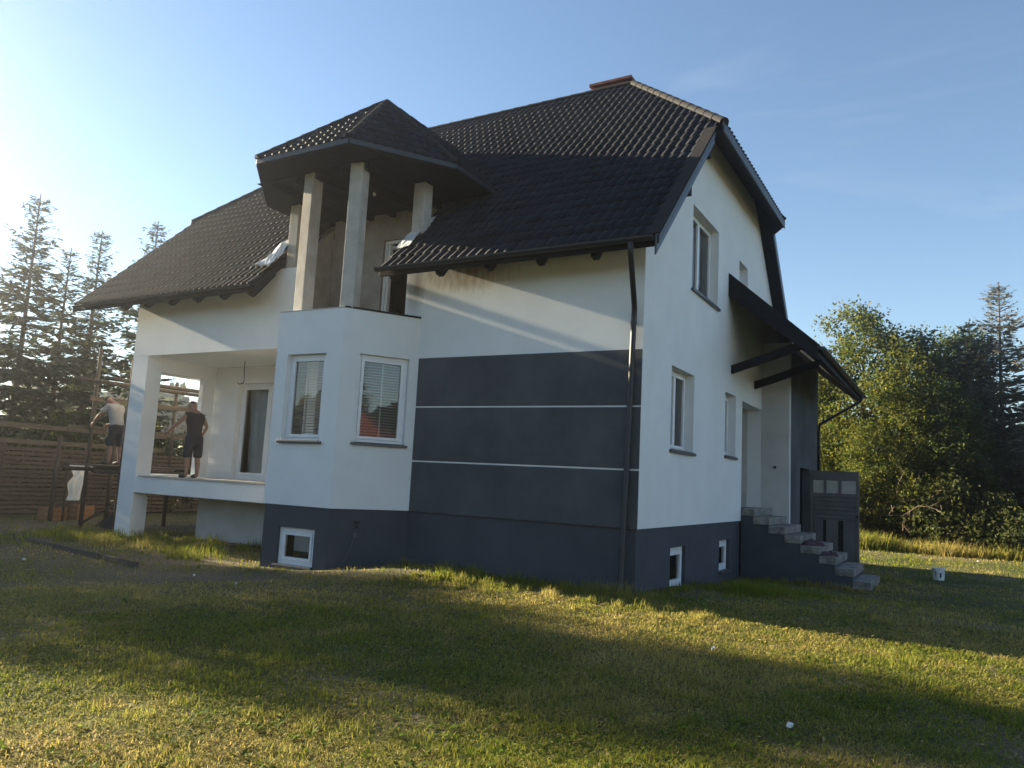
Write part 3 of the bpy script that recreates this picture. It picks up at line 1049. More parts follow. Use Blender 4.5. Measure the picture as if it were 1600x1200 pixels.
board((0.55, 2.30, 8.3), (0.55, 8.10, 8.3), (0.002, 0, 0.03), 0.2, 0.03, 'hip_fascia', 'metal', roof, (1, 0, 0))
board((-14.35, 2.30, 8.3), (-14.35, 8.10, 8.3), (-0.032, 0, 0.03), 0.2, 0.03, 'hip_fascia', 'metal', roof, (1, 0, 0))
board((VXL, -0.7, 5.24), (CUT0, -0.7, 5.24), (0, -0.022, 0.0), 0.14, 0.02, 'eave_board', 'wood', roof, (0, 1, 0))
board((CUT1, -0.7, 5.24), (VXR, -0.7, 5.24), (0, -0.022, 0.0), 0.15, 0.02, 'eave_board', 'wood', roof, (0, 1, 0))
for a, b_ in ((c1p, c1), (c1, c2), (c2, c3), (c2p, c1p), (c3p, c2p)):
    t = (b_ - a).normalized()
    n = Vector((t.y, -t.x, 0))
    board(a, b_, n * 0.003 + Vector((0, 0, 0.015)), 0.10, 0.022, 'eave_fascia', 'metal', turret, n)

# gutter along the right front eave, thin drip edge on the left one
def gutter(A, B, r, name, part, n_out):
    A, B, n_out = Vector(A), Vector(B), Vector(n_out)
    mb = MB()
    seg = 8
    for rr in (r, r - 0.008):
        for P_ in (A, B):
            for k in range(seg + 1):
                w = PI + PI * k / seg
                mb.v.append(tuple(P_ + n_out * math.cos(w) * rr + Vector((0, 0, math.sin(w) * rr))))
    s = seg + 1
    for k in range(seg):
        mb.f.append((k, k + 1, s + k + 1, s + k))
        mb.f.append((2 * s + k, 3 * s + k, 3 * s + k + 1, 2 * s + k + 1))
    for e0, e1 in ((0, 2 * s), (s, 3 * s)):
        mb.f.append(tuple(e0 + k for k in range(s)))
    for k in (0, seg):
        mb.f.append((k, s + k, 3 * s + k, 2 * s + k))
    return mb.build(name, M['metal'], part, smooth=False)


gutter((CUT1 - 0.02, -0.795, 5.225), (VXR - 0.01, -0.795, 5.215), 0.07, 'gutter', house, (0, -1, 0))
gutter((VXL + 0.05, -0.775, 5.20), (CUT0, -0.775, 5.21), 0.045, 'gutter', house, (0, -1, 0))
mb = MB()
mb.tube([(0.06, -0.79, 5.22), (0.06, -0.79, 5.06), (0.045, -0.74, 4.98), (-0.10, -0.17, 4.40), (-0.12, -0.10, 4.30), (-0.13, -0.085, 4.15), (-0.20, -0.085, 0.22), (-0.20, -0.12, 0.10), (-0.20, -0.20, 0.04)], 0.045, 12)
dp = mb.build('downpipe', M['metal'], house, smooth=True)
mb = MB()
for z in (4.1, 2.3, 0.62):
    x = -0.13 - 0.07 * (4.15 - z) / 3.93
    mb.tube([(x, -0.085, z - 0.02), (x, -0.085, z + 0.02)], 0.052, 12)
    mb.box(x - 0.01, x + 0.01, -0.05, 0.002, z - 0.012, z + 0.012)
mb.build('pipe_clamp', M['metal'], dp)

# rafter tails under the front eaves
def rafter(x):
    mb = MB()
    y0, y1 = -0.62, 0.02
    for s in (1,):
        pts = [(x - 0.045, y1, fz(y1) - 0.165), (x - 0.045, y0, fz(y0) - 0.165), (x - 0.045, y0 + 0.02, fz(y0) - 0.25), (x - 0.045, y0 + 0.14, fz(y0) - 0.28), (x - 0.045, y1, fz(y1) - 0.33)]
        mb.prism(pts, (0.09, 0, 0))
    mb.build('rafter_tail', M['wood'], roof)
for x in (-4.55, -3.55, -2.55, -1.58, -0.62, -8.25, -9.1, -9.95, -10.8, -11.65, -12.5):
    rafter(x)
for y in (0.9, 2.0):       # purlin ends at the gable
    MB().box(0.002, VXR - 0.01, y - 0.07, y + 0.07, fz(y) - 0.40, fz(y) - 0.23).build('purlin_end', M['wood'], roof)

# ceiling beams of the turret
for x in (-7.3, -6.7, -6.1, -5.5, -4.9):
    MB().box(x - 0.05, x + 0.05, -1.1, 1.18, 7.0, 7.138).build('ceiling_beam', M['wood'], turret)
MB().box(-7.7, -4.5, -1.12, -0.93, 7.126, 7.139).build('ring_beam', M['wood'], turret)
mb = MB()
mb.tube([(-5.65, 0.0, 7.14), (-5.65, 0.0, 7.10)], 0.02, 8)
mb.build('lamp_holder', M['black'], turret)
mb = MB()
mb.tube([(-5.65, 0, 7.10), (-5.65, 0, 7.07), (-5.65, 0, 7.03), (-5.65, 0, 7.0), (-5.65, 0, 6.985)], [0.016, 0.028, 0.036, 0.026, 0.006], 10)
mb.build('light_bulb', M['bulb'], turret, smooth=True)

# chimney, just showing over the ridge: bricks and a coping
chim = MB().box(-3.50, -2.58, 5.36, 5.84, 10.3, 11.39).build('chimney', M['mortar'], house)
bw, bh = 0.24, 0.075
bme = MB().box(-bw / 2, bw / 2, -0.018, 0.018, 0, bh - 0.012).mesh('brick')
bme.materials.append(M['brick'])
rb = random.Random(3)
for row in range(5):
    z = 11.01 + row * bh
    for face in (0, 1):
        n = 4 if face == 0 else 2
        for k in range(n):
            o = bpy.data.objects.new('brick', bme)
            o.parent = chim
            if face == 0:
                o.location = (-3.38 + k * 0.228 + rb.uniform(-.003, .003), 5.350, z)
            else:
                o.location = (-2.57, 5.48 + k * 0.236, z)
                o.rotation_euler = (0, 0, PI / 2)
            COL.objects.link(o)
MB().box(-3.60, -2.48, 5.26, 5.94, 11.395, 11.47).build('coping', M['brick'], chim, bevel=0.012)

# torn plastic sheeting on the roof edges beside the columns
def crumpled(name, cx, cy, w, l, seed, parent, rot=0.0, amp=0.10):
    r = np.random.default_rng(seed)
    nu_, nv_ = 40, 56
    u = np.linspace(-w / 2, w / 2, nu_)
    v = np.linspace(0, l, nv_)
    A_, B_ = np.meshgrid(u, v)
    edge = 0.05 * (vnoise(A_ * 3, B_ * 3, 0.35, seed) - 0.5)
    x = cx + (A_ + edge) * math.cos(rot) - B_ * math.sin(rot) * 0.7
    y = cy + B_ * s2 + 0.03 * (vnoise(A_, B_, 0.15, seed + 1) - 0.5)
    hgt = 0.07 + amp * vnoise(A_, B_, 0.30, seed + 2) + 0.35 * amp * np.abs(vnoise(A_ + B_ * .3, B_ * .35, 0.05, seed + 3) - 0.5) + 0.4 * amp * np.abs(vnoise(A_ - B_ * .4, B_ * .5, 0.13, seed + 4) - 0.5)
    z = fz(y) + hgt
    Pn = np.stack([x.ravel(), y.ravel(), z.ravel()], -1)
    ii = np.arange(nu_ * nv_).reshape(nv_, nu_)
    q = np.stack([ii[:-1, :-1], ii[:-1, 1:], ii[1:, 1:], ii[1:, :-1]], -1).reshape(-1, 4)
    return link(name, np_mesh(name, Pn, q, smooth=True), M['plastic'], parent)


o = crumpled('plastic_sheet', -8.12, -0.62, 0.34, 1.45, 41, None, amp=0.26)
tag(o, 'crumpled white plastic sheet on the roof edge left of the turret columns', 'plastic sheet', 'torn plastic sheets on the roof')
o = crumpled('plastic_sheet', -4.62, -0.30, 0.30, 1.15, 52, None)
tag(o, 'torn bluish white plastic sheet at the foot of the right turret column', 'plastic sheet', 'torn plastic sheets on the roof')

# --- canopy over the entrance
CZ = lambda x: 6.16 - 0.90 * x
mb = MB()
mb.prism([(0.003, 5.05, CZ(0)), (1.76, 5.05, CZ(1.76)), (1.76, 12.95, CZ(1.76)), (0.003, 12.95, CZ(0))], (0, 0, -0.14))
can = mb.build('canopy', M['wood'], house)
cn = Vector((0.9, 0, 1)).normalized()
cv = Vector((-1, 0, 0.9)).normalized()
tile_list0 = len(full_tiles)
clip_parts.clear()
full_tiles.clear()
tile_face(can, Vector((1.76, 5.05, CZ(1.76))) + cn * 0.012, Y1, cv, cn, [(0, 0), (7.9, 0), (7.9, 2.36), (0, 2.36)])
part, mb = clip_parts[can.name]
for part_, m4, sc in full_tiles:
    m4 = np.array(m4)
    v = TVN @ m4[:3, :3].T + m4[:3, 3]
    b0 = len(mb.v)
    mb.v += [tuple(q) for q in v]
    mb.f += [tuple(b0 + q for q in f) for f in tf]
mb.build('tile', M['tile'], can, smooth=True, kind='stuff')
for yy in (5.05, 12.95):
    A, B = Vector((-0.0, yy, CZ(0) + 0.08)), Vector((1.80, yy, CZ(1.80) + 0.08))
    sgn = -1 if yy < 6 else 1
    MB().hexa([A + Vector((0.004, 0.002 * sgn, -0.50)), B + Vector((0, 0.002 * sgn, -0.34)), B + Vector((0, 0.032 * sgn, -0.34)), A + Vector((0.004, 0.032 * sgn, -0.50)),
               A + Vector((0.004, 0.002 * sgn, 0)), B + Vector((0, 0.002 * sgn, 0)), B + Vector((0, 0.032 * sgn, 0)), A + Vector((0.004, 0.032 * sgn, 0))]).build('barge_board', M['wood'], can, bevel=0.006)
board((1.765, 5.05, CZ(1.76)), (1.765, 12.95, CZ(1.76)), (0, 0, 0.0), 0.2, 0.025, 'fascia', 'wood', can, (1, 0, 0))
gutter((1.86, 5.02, CZ(1.76) - 0.02), (1.86, 12.98, CZ(1.76) - 0.04), 0.065, 'gutter', can, (1, 0, 0))
MB().tube([(1.86, 12.7, CZ(1.76) - 0.06), (1.84, 12.7, CZ(1.76) - 0.22), (1.7, 12.72, CZ(1.76) - 0.32), (0.72, 12.8, 3.66), (0.70, 12.8, 3.4), (0.70, 12.8, 0.0)], 0.042, 10).build('downpipe', M['metal'], can, smooth=True)
for y, za in ((5.40, 4.10), (7.59, 4.05)):
    A, B = Vector((0.002, y, za)), Vector((1.45, y, za + 0.48))
    MB().hexa([A + Vector((0, -0.06, 0)), B + Vector((0, -0.06, 0)), B + Vector((0, 0.06, 0)), A + Vector((0, 0.06, 0)),
               A + Vector((0, -0.06, 0.18)), B + Vector((0, -0.06, 0.18)), B + Vector((0, 0.06, 0.18)), A + Vector((0, 0.06, 0.18))]).build('brace', M['wood'], can, bevel=0.006)

# --- entrance steps
st = root('entrance_steps', 'flight of rough concrete steps with a dark painted side wall beside the entrance', 'steps', (0, 6.4, -0.3))
pl = [(0.28, 1.24), (0.61, 1.065), (0.945, 0.895), (1.27, 0.72), (1.64, 0.535), (1.95, 0.345), (2.29, 0.135), (2.62, -0.10)]
prof = [(0.004, -0.2), (0.004, pl[0][1] - 0.075 + 0.3)]
xs = [0.004] + [p[0] for p in pl]
body = [(xs[0], -0.4)]
for k, (x, z) in enumerate(pl):
    body.append((xs[k] - (0.0 if k == 0 else 0.02), z + 0.3 - 0.165))
    body.append((x - 0.02, z + 0.3 - 0.165))
body.append((pl[-1][0] - 0.02, -0.4))
MB().prism([(x, 0.02, z) for x, z in body], (0, 1.95, 0)).build('side_wall', M['plinth'], st)
rb = random.Random(5)
for k, (x, z) in enumerate(pl):
    mb = MB()
    x0 = xs[k] if k == 0 else xs[k] - 0.018
    nb = 4 if k else 4
    for j in range(nb):                       # each tread is cast in a few slabs
        ya, yb = 0.0 + j * 1.98 / nb, 0.0 + (j + 1) * 1.98 / nb - 0.008
        dz = rb.uniform(-0.006, 0.006)
        dx = rb.uniform(-0.008, 0.008)
        MB().box(x0, x + dx, ya, yb, z + 0.3 - 0.163, z + 0.3 + dz).build('step_slab', M['concrete'], st, bevel=0.012)
MB().box(-1.4, 0.0, 0.02, 1.97, 1.30, 1.535).build('landing', M['concrete'], st)

# --- clothes left on the steps
def heap(name, cx, cy, cz, sx, sy, sz, seed, mat):
    n = 26
    r = np.random.default_rng(seed)
    a = np.linspace(-1, 1, n)
    A_, B_ = np.meshgrid(a, a)
    rad = np.sqrt(A_ ** 2 + B_ ** 2)
    ang = np.arctan2(B_, A_)
    prof_ = np.clip(1 - (rad / (0.75 + 0.2 * np.sin(ang * 3 + seed))) ** 2.2, 0, 1) ** 0.6
    h = prof_ ** 0.5 * (0.35 + 0.75 * vnoise(A_ + seed, B_, 0.33, seed) + 0.5 * np.abs(vnoise(A_ + B_, B_ - A_, 0.2, seed + 7) - 0.5))
    Pn = np.stack([cx + A_.ravel() * sx, cy + B_.ravel() * sy, cz + h.ravel() * sz], -1)
    keep = (prof_ > 0.0)
    ii = np.arange(n * n).reshape(n, n)
    q = np.stack([ii[:-1, :-1], ii[:-1, 1:], ii[1:, 1:], ii[1:, :-1]], -1)
    k = keep[:-1, :-1] | keep[:-1, 1:] | keep[1:, 1:] | keep[1:, :-1]
    q = q[k]
    return link(name, np_mesh(name, Pn, q, smooth=True), M[mat], None)


hp_ = heap('clothes', 1.45, 6.72, 0.535, 0.26, 0.24, 0.12, 8, 'purple_cloth')
tag(hp_, 'heap of dark plum clothes lying on the upper of the middle steps', 'clothes', 'clothes on the steps')
hp_ = heap('clothes', 1.78, 6.66, 0.345, 0.22, 0.2, 0.10, 9, 'purple_cloth')
tag(hp_, 'smaller dark cloth bundle hanging over the step below the plum heap', 'clothes', 'clothes on the steps')

# --- open garage door leaf (it turns on the house: a thing of the doorway)
leaf = MB()
DY = 11.42
def dbox(u0, u1, v0, v1, n0, n1): return (0.68 + u0, 0.68 + u1, DY + n0, DY + n1, -0.10 + v0, -0.10 + v1)
gd = MB().box(*dbox(0, 1.22, 0, 2.38, 0.03, 0.06)).build('garage_door', M['door_metal'], house, label='grey garage door leaf standing open beside the steps')
for u0, u1, v0, v1 in ((0, 0.07, 0, 2.38), (1.15, 1.22, 0, 2.38), (0.07, 1.15, 2.13, 2.38), (0.07, 1.15, 1.68, 1.78), (0.35, 0.41, 1.78, 2.13), (0.72, 0.79, 1.78, 2.13)):
    MB().box(*dbox(u0, u1, v0, v1, -0.012, 0.029)).build('door_rail', M['door_metal'], gd, bevel=0.004)
for u0, u1 in ((0.07, 0.35), (0.41, 0.72), (0.79, 1.15)):
    MB().box(*dbox(u0 + 0.004, u1 - 0.004, 1.784, 2.126, 0.008, 0.028)).build('door_pane', M['door_pane'], gd)
for k in range(5):
    MB().box(*dbox(0.073, 1.147, 1.10 + k * 0.116, 1.10 + k * 0.116 + 0.098, 0.0, 0.028)).build('door_board', M['door_metal'], gd, bevel=0.004)
for (u0, u1), top in zip(((0.10, 0.32), (0.40, 0.70), (0.83, 1.14)), (1.07, 1.05, 1.0)):
    MB().box(*dbox(u0, u1, 0.03, top, 0.0, 0.028)).build('door_panel', M['door_metal'], gd, bevel=0.004)
for u0, u1 in ((0.322, 0.398), (0.702, 0.828)):
    MB().box(*dbox(u0, u1, 0.03, 1.06, 0.022, 0.029)).build('door_gap', M['black'], gd)
MB().box(*dbox(1.16, 1.20, 1.15, 1.22, -0.05, -0.013)).build('door_handle', M['black'], gd, bevel=0.006)

# ------------------------------------------------------------------ small things on the lawn
bx, by = 3.74, 10.4
bz = float(gh(bx, by))
bk = root('bucket', 'white plastic bucket with a navy mark on the shaded lawn right of the steps', 'bucket', (bx, by, bz))
mb = MB()
seg = 20
for r_, z in ((0.115, 0.0), (0.118, 0.012), (0.142, 0.26), (0.15, 0.262), (0.15, 0.29), (0.141, 0.29), (0.112, 0.02)):
    for k in range(seg):
        w = 2 * PI * k / seg
        mb.v.append((r_ * math.cos(w), r_ * math.sin(w), z))
for i in range(6):
    for k in range(seg):
        l = (k + 1) % seg
        mb.f.append((i * seg + k, i * seg + l, (i + 1) * seg + l, (i + 1) * seg + k))
mb.f.append(tuple(reversed(range(seg))))
mb.f.append(tuple(6 * seg + k for k in range(seg)))
mb.build('bucket_shell', M['bucket'], bk, smooth=False)
mb = MB()
for k0, z0, z1 in ((-2.05, 0.05, 0.22), (-1.35, 0.07, 0.17)):
    w = 0.10 if k0 < -2 else 0.28
    n0 = len(mb.v)
    for i in range(5):
        a = k0 + w * i / 4
        for z in (z0, z1):
            rr = 0.118 + (0.142 - 0.118) * (z - 0.012) / 0.248 + 0.002
            mb.v.append((rr * math.cos(a), rr * math.sin(a), z))
    for i in range(4):
        mb.f.append((n0 + 2 * i, n0 + 2 * i + 2, n0 + 2 * i + 3, n0 + 2 * i + 1))
mb.build('printed_mark', M['bluepaint'], bk)
mb = MB()
mb.tube([(0.15 * math.cos(a) * 1.02, 0.15 * math.sin(a) - 0.0, 0.275 + 0.0 - 0.11 * math.sin(a - PI) * 1) for a in np.linspace(PI, 2 * PI, 14)], 0.003, 5)
mb.build('bucket_handle', M['metal'], bk)

MB_lit = [(2.02, -3.2, 'white scrap lying in the shaded lawn below the lit grass strip'), (3.1, -5.2, 'white scrap on the near lawn at right'), (-4.4, -3.6, 'white scrap on the lawn in front of the bay window'),
          (-5.9, -3.1, 'white scrap on the bare patch left of the bay'), (1.4, 4.7, 'pale scrap lying on soil by the cellar window'), (0.95, 5.4, 'pale scrap on soil beside the stair wall'), (-9.1, -3.9, 'white scrap on the dull lawn at far left'), (4.7, 17.5, 'white scrap in the sunlit lawn before the tall dry grass')]
rb = random.Random(9)
for x, y, lab in MB_lit:
    z = float(gh(x, y))
    mb = MB()
    k = 6
    r_ = rb.uniform(0.018, 0.03) * (2.2 if y > 10 else 1)
    mb.prism([(x + r_ * math.cos(2 * PI * i / k) * rb.uniform(0.6, 1.1), y + r_ * math.sin(2 * PI * i / k) * rb.uniform(0.6, 1.1), z + 0.035 + rb.uniform(-.01, .01)) for i in range(k)], (0.006, 0.004, 0.02))
    tag(mb.build('paper_scrap', M['litter'], None), lab, 'litter', 'white scraps on the lawn')

# half-buried border board, left
A, B = Vector((-12.1, -2.30, -0.15)), Vector((-7.5, -2.95, -0.10))
A.z, B.z = float(gh(A.x, A.y)), float(gh(B.x, B.y))
t = (B - A).normalized()
n = Vector((t.y, -t.x, 0)).normalized()
mb = MB()
mb.obox(A, t, Z1, n, 0, (B - A).length, -0.15, 0.10, -0.025, 0.025)
tag(mb.build('border_board', M['plank'], None, bevel=0.008), 'dark weathered board edging the lawn in front of the corner pillar', 'board')

# ------------------------------------------------------------------ timber scaffold on the left side
scf = root('timber_scaffold', 'rough timber scaffold with plank deck along the left side of the house', 'scaffold', (-14.4, 0, -0.15))
def s_loc(p): return Vector(p) - Vector((-14.4, 0, -0.15))
rb = random.Random(11)
for x in (-13.15, -14.55):
    for y in (0.25, 2.6, 5.2, 7.8):
        h = 3.9 + rb.uniform(-0.2, 0.5)
        MB().tube([s_loc((x + rb.uniform(-.03, .03), y, -0.3)), s_loc((x + rb.uniform(-.05, .05), y + rb.uniform(-.06, .06), h))], [0.055, 0.042], 8).build('post', M['pole'], scf, smooth=True)
for x in (-13.22, -14.47):
    for z in (1.30, 3.50):
        MB().tube([s_loc((x, -0.35, z + rb.uniform(-.03, .03))), s_loc((x, 8.2, z + rb.uniform(-.05, .05)))], 0.05, 8).build('ledger', M['pole'], scf, smooth=True)
MB().obox(s_loc((-14.62, -0.3, 2.25)), Y1, Z1, X1, 0, 8.4, 0, 0.14, 0, 0.03).build('guard_rail', M['plank'], scf)
for y in (0.35, 2.7, 5.3, 7.9):
    MB().tube([s_loc((-13.0, y, 1.37)), s_loc((-14.75, y, 1.36))], 0.04, 8).build('putlog', M['pole'], scf, smooth=True)
for k in range(5):
    x = -13.28 - k * 0.235
    MB().obox(s_loc((x, -0.42 + rb.uniform(-.15, .1), 1.415)), Y1, X1, Z1, 0, 8.4, -0.105, 0.105, 0, 0.04).build('deck_plank', M['plank'], scf, bevel=0.006)
MB().tube([s_loc((-14.5, 0.25, 0.0)), s_loc((-14.52, 2.6, 1.3))], 0.035, 8).build('brace', M['pole'], scf, smooth=True)
MB().obox(s_loc((-14.5, 0.1, 3.02)), Y1, Z1, X1, 0, 5.5, 0, 0.12, 0, 0.03).build('guard_rail', M['plank'], scf)

# a second, lower trestle of rails between fence and scaffold
tre = root('rail_rack', 'dark horizontal rails on upright posts in front of the fence at far left', 'rack', (-17.2, 0, -0.15))
def t_loc(p): return Vector(p) - Vector((-17.2, 0, -0.15))
for y in (-0.7, 1.0, 2.6):
    MB().tube([t_loc((-17.2, y, -0.3)), t_loc((-17.2, y + 0.03, 2.15))], 0.06, 8).build('post', M['pole'], tre, smooth=True)
for z in (1.88, 2.3):
    MB().obox(t_loc((-17.25, -1.9, z)), Y1, Z1, X1, 0, 6.2, 0, 0.13, 0, 0.05).build('rail', M['plank'], tre, bevel=0.006)
# white cloth hung on the rail end
n = 14
a = np.linspace(0, 1, n)
A_, B_ = np.meshgrid(a, np.linspace(0, 1, 22))
wdt = 0.14 + 0.16 * (1 - B_) * np.abs(np.sin(B_ * 6 + 1.2)) + 0.03
yy = 1.50 + (A_ - 0.5) * wdt * 2 + 0.03 * np.sin(B_ * 9) - 0.12 * B_
xx = -16.9 + 0.05 * np.sin(A_ * 15 + B_ * 4) + 0.02 * vnoise(A_, B_, 0.2, 6)
zz = 1.40 - B_ * 0.98
Pn = np.stack([xx.ravel(), yy.ravel(), zz.ravel()], -1)
ii = np.arange(n * 22).reshape(22, n)
q = np.stack([ii[:-1, :-1], ii[:-1, 1:], ii[1:, 1:], ii[1:, :-1]], -1).reshape(-1, 4)
o = link('hanging_cloth', np_mesh('hanging_cloth', Pn, q, smooth=True), M['white_cloth'], None)
tag(o, 'white cloth hanging limply from a cross pole before the brown fence', 'cloth')
hk = root('cloth_pole', 'thin cross pole on a stake that carries the white cloth', 'pole', (-16.95, 1.2, -0.17))
MB().tube([(0, 0, -0.2), (0, 0, 1.62)], 0.035, 8).build('stake', M['pole'], hk, smooth=True)
MB().tube([(0, -0.15, 1.575), (0.02, 0.9, 1.565)], 0.022, 8).build('cross_pole', M['pole'], hk, smooth=True)

# crates
def crate(name, x, y, sx, sy, sz, rz, label):
    z = float(gh(x, y))
    c = root(name, label, 'crate', (x, y, z), rz, 'wooden crates by the fence')
    for k in range(3):
        h = sz / 3
        MB().box(-sx / 2, sx / 2, -sy / 2, -sy / 2 + 0.02, k * h + 0.005, (k + 1) * h - 0.012).build('side_board', M['crate'], c, bevel=0.003)
        MB().box(-sx / 2, sx / 2, sy / 2 - 0.02, sy / 2, k * h + 0.005, (k + 1) * h - 0.012).build('side_board', M['crate'], c, bevel=0.003)
        MB().box(sx / 2 - 0.022, sx / 2 - 0.002, -sy / 2 + 0.022, sy / 2 - 0.022, k * h + 0.005, (k + 1) * h - 0.012).build('side_board', M['crate'], c, bevel=0.003)
        MB().box(-sx / 2 + 0.002, -sx / 2 + 0.022, -sy / 2 + 0.022, sy / 2 - 0.022, k * h + 0.005, (k + 1) * h - 0.012).build('side_board', M['crate'], c, bevel=0.003)
    for sxx in (-1, 1):
        for syy in (-1, 1):
            cx, cy = sxx * (sx / 2 - 0.045), syy * (sy / 2 - 0.045)
            MB().box(cx - 0.02, cx + 0.02, cy - 0.02, cy + 0.02, 0, sz).build('corner_post', M['crate'], c)
crate('wooden_crate', -17.55, 1.25, 0.5, 0.5, 0.36, 0.2, 'orange brown wooden crate standing by the foot of the post before the fence')
crate('wooden_crate', -17.35, 1.95, 0.55, 0.45, 0.42, -0.1, 'taller orange brown wooden crate right of its neighbour below the hanging cloth')

# leaning sheet beside the pillar
mb = MB()
mb.hexa([(-15.2, 0.95, -0.18), (-13.75, 0.80, -0.18), (-13.6, 1.35, 0.75), (-13.9, 1.4, 0.75), (-15.2, 0.98, -0.16), (-13.75, 0.83, -0.16), (-13.6, 1.38, 0.77), (-13.9, 1.43, 0.77)])
tag(mb.build('leaning_sheet', M['black'], None), 'dark sheet leaning under the scaffold deck beside the corner pillar', 'sheet')

# fence along the left boundary
fe = root('board_fence', 'brown fence of horizontal boards along the left boundary', 'fence', (-19.2, 0, -0.2))
rb = random.Random(21)
fy0, bay_l = -9.0, 2.4
fme = MB().obox((0, 0, 0), Y1, Z1, X1, 0, bay_l - 0.02, 0, 0.095, -0.012, 0.012).mesh('fence_board')
fme.materials.append(M['fence'])
for k in range(13):
    y = fy0 + k * bay_l
    MB().box(-0.13, -0.03, y - 0.05, y + 0.05, -0.3, 2.1).build('fence_post', M['fence'], fe, bevel=0.006)
    if k == 12:
        break
    for j in range(15):
        o = bpy.data.objects.new('fence_board', fme)
        o.parent = fe
        o.location = (rb.uniform(-.004, .004), y + 0.01, 0.12 + j * 0.128 + rb.uniform(-.006, .006))
        COL.objects.link(o)


# ------------------------------------------------------------------ people
def skin_mesh(name, verts, edges, radii, rootv=0, sub=2):
    me = bpy.data.meshes.new(name)
    me.from_pydata([tuple(v) for v in verts], edges, [])
    o = bpy.data.objects.new(name, me)
    COL.objects.link(o)
    sk = o.modifiers.new('skin', 'SKIN')
    sk.use_smooth_shade = True
    if not me.skin_vertices:
        me.skin_vertices.new()
    for i, r_ in enumerate(radii):
        rr = r_ if isinstance(r_, tuple) else (r_, r_)
        me.skin_vertices[0].data[i].radius = rr
        me.skin_vertices[0].data[i].use_root = (i == rootv)
    ss = o.modifiers.new('sub', 'SUBSURF')
    ss.levels = sub
    ss.render_levels = sub
    bpy.context.view_layer.update()
    ev = o.evaluated_get(bpy.context.evaluated_depsgraph_get())
    out = bpy.data.meshes.new_from_object(ev)
    bpy.data.objects.remove(o)
    bpy.data.meshes.remove(me)
    return out


def chain(V, E, R, start, pts):
    """append a limb"""
    prev = start
    for p, r_ in pts:
        V.append(Vector(p))
        R.append(r_)
        E.append((prev, len(V) - 1))
        prev = len(V) - 1
    return prev


def hand(V, E, R, wrist_i, wrist, dirv, palmn, s=1.0):
    d = Vector(dirv).normalized()
    n = Vector(palmn)
    n = (n - d * n.dot(d)).normalized()
    side = d.cross(n)
    palm = chain(V, E, R, wrist_i, [(Vector(wrist) + d * 0.05 * s, (0.036, 0.02)), (Vector(wrist) + d * 0.09 * s, (0.038, 0.018))])
    for k, ln in enumerate((0.072, 0.082, 0.076, 0.058)):
        o = side * (k - 1.5) * 0.021
        b0 = Vector(wrist) + d * 0.10 * s + o
        chain(V, E, R, palm, [(b0, 0.010), (b0 + d * ln * 0.45 + n * 0.008, 0.0095), (b0 + d * ln * 0.75 + n * 0.025, 0.009), (b0 + d * ln * 0.92 + n * 0.045, 0.008)])
    b0 = Vector(wrist) + d * 0.035 * s - side * 0.036
    chain(V, E, R, palm - 1, [(b0, 0.012), (b0 + d * 0.035 - side * 0.016 + n * 0.01, 0.0105), (b0 + d * 0.06 - side * 0.02 + n * 0.022, 0.009)])


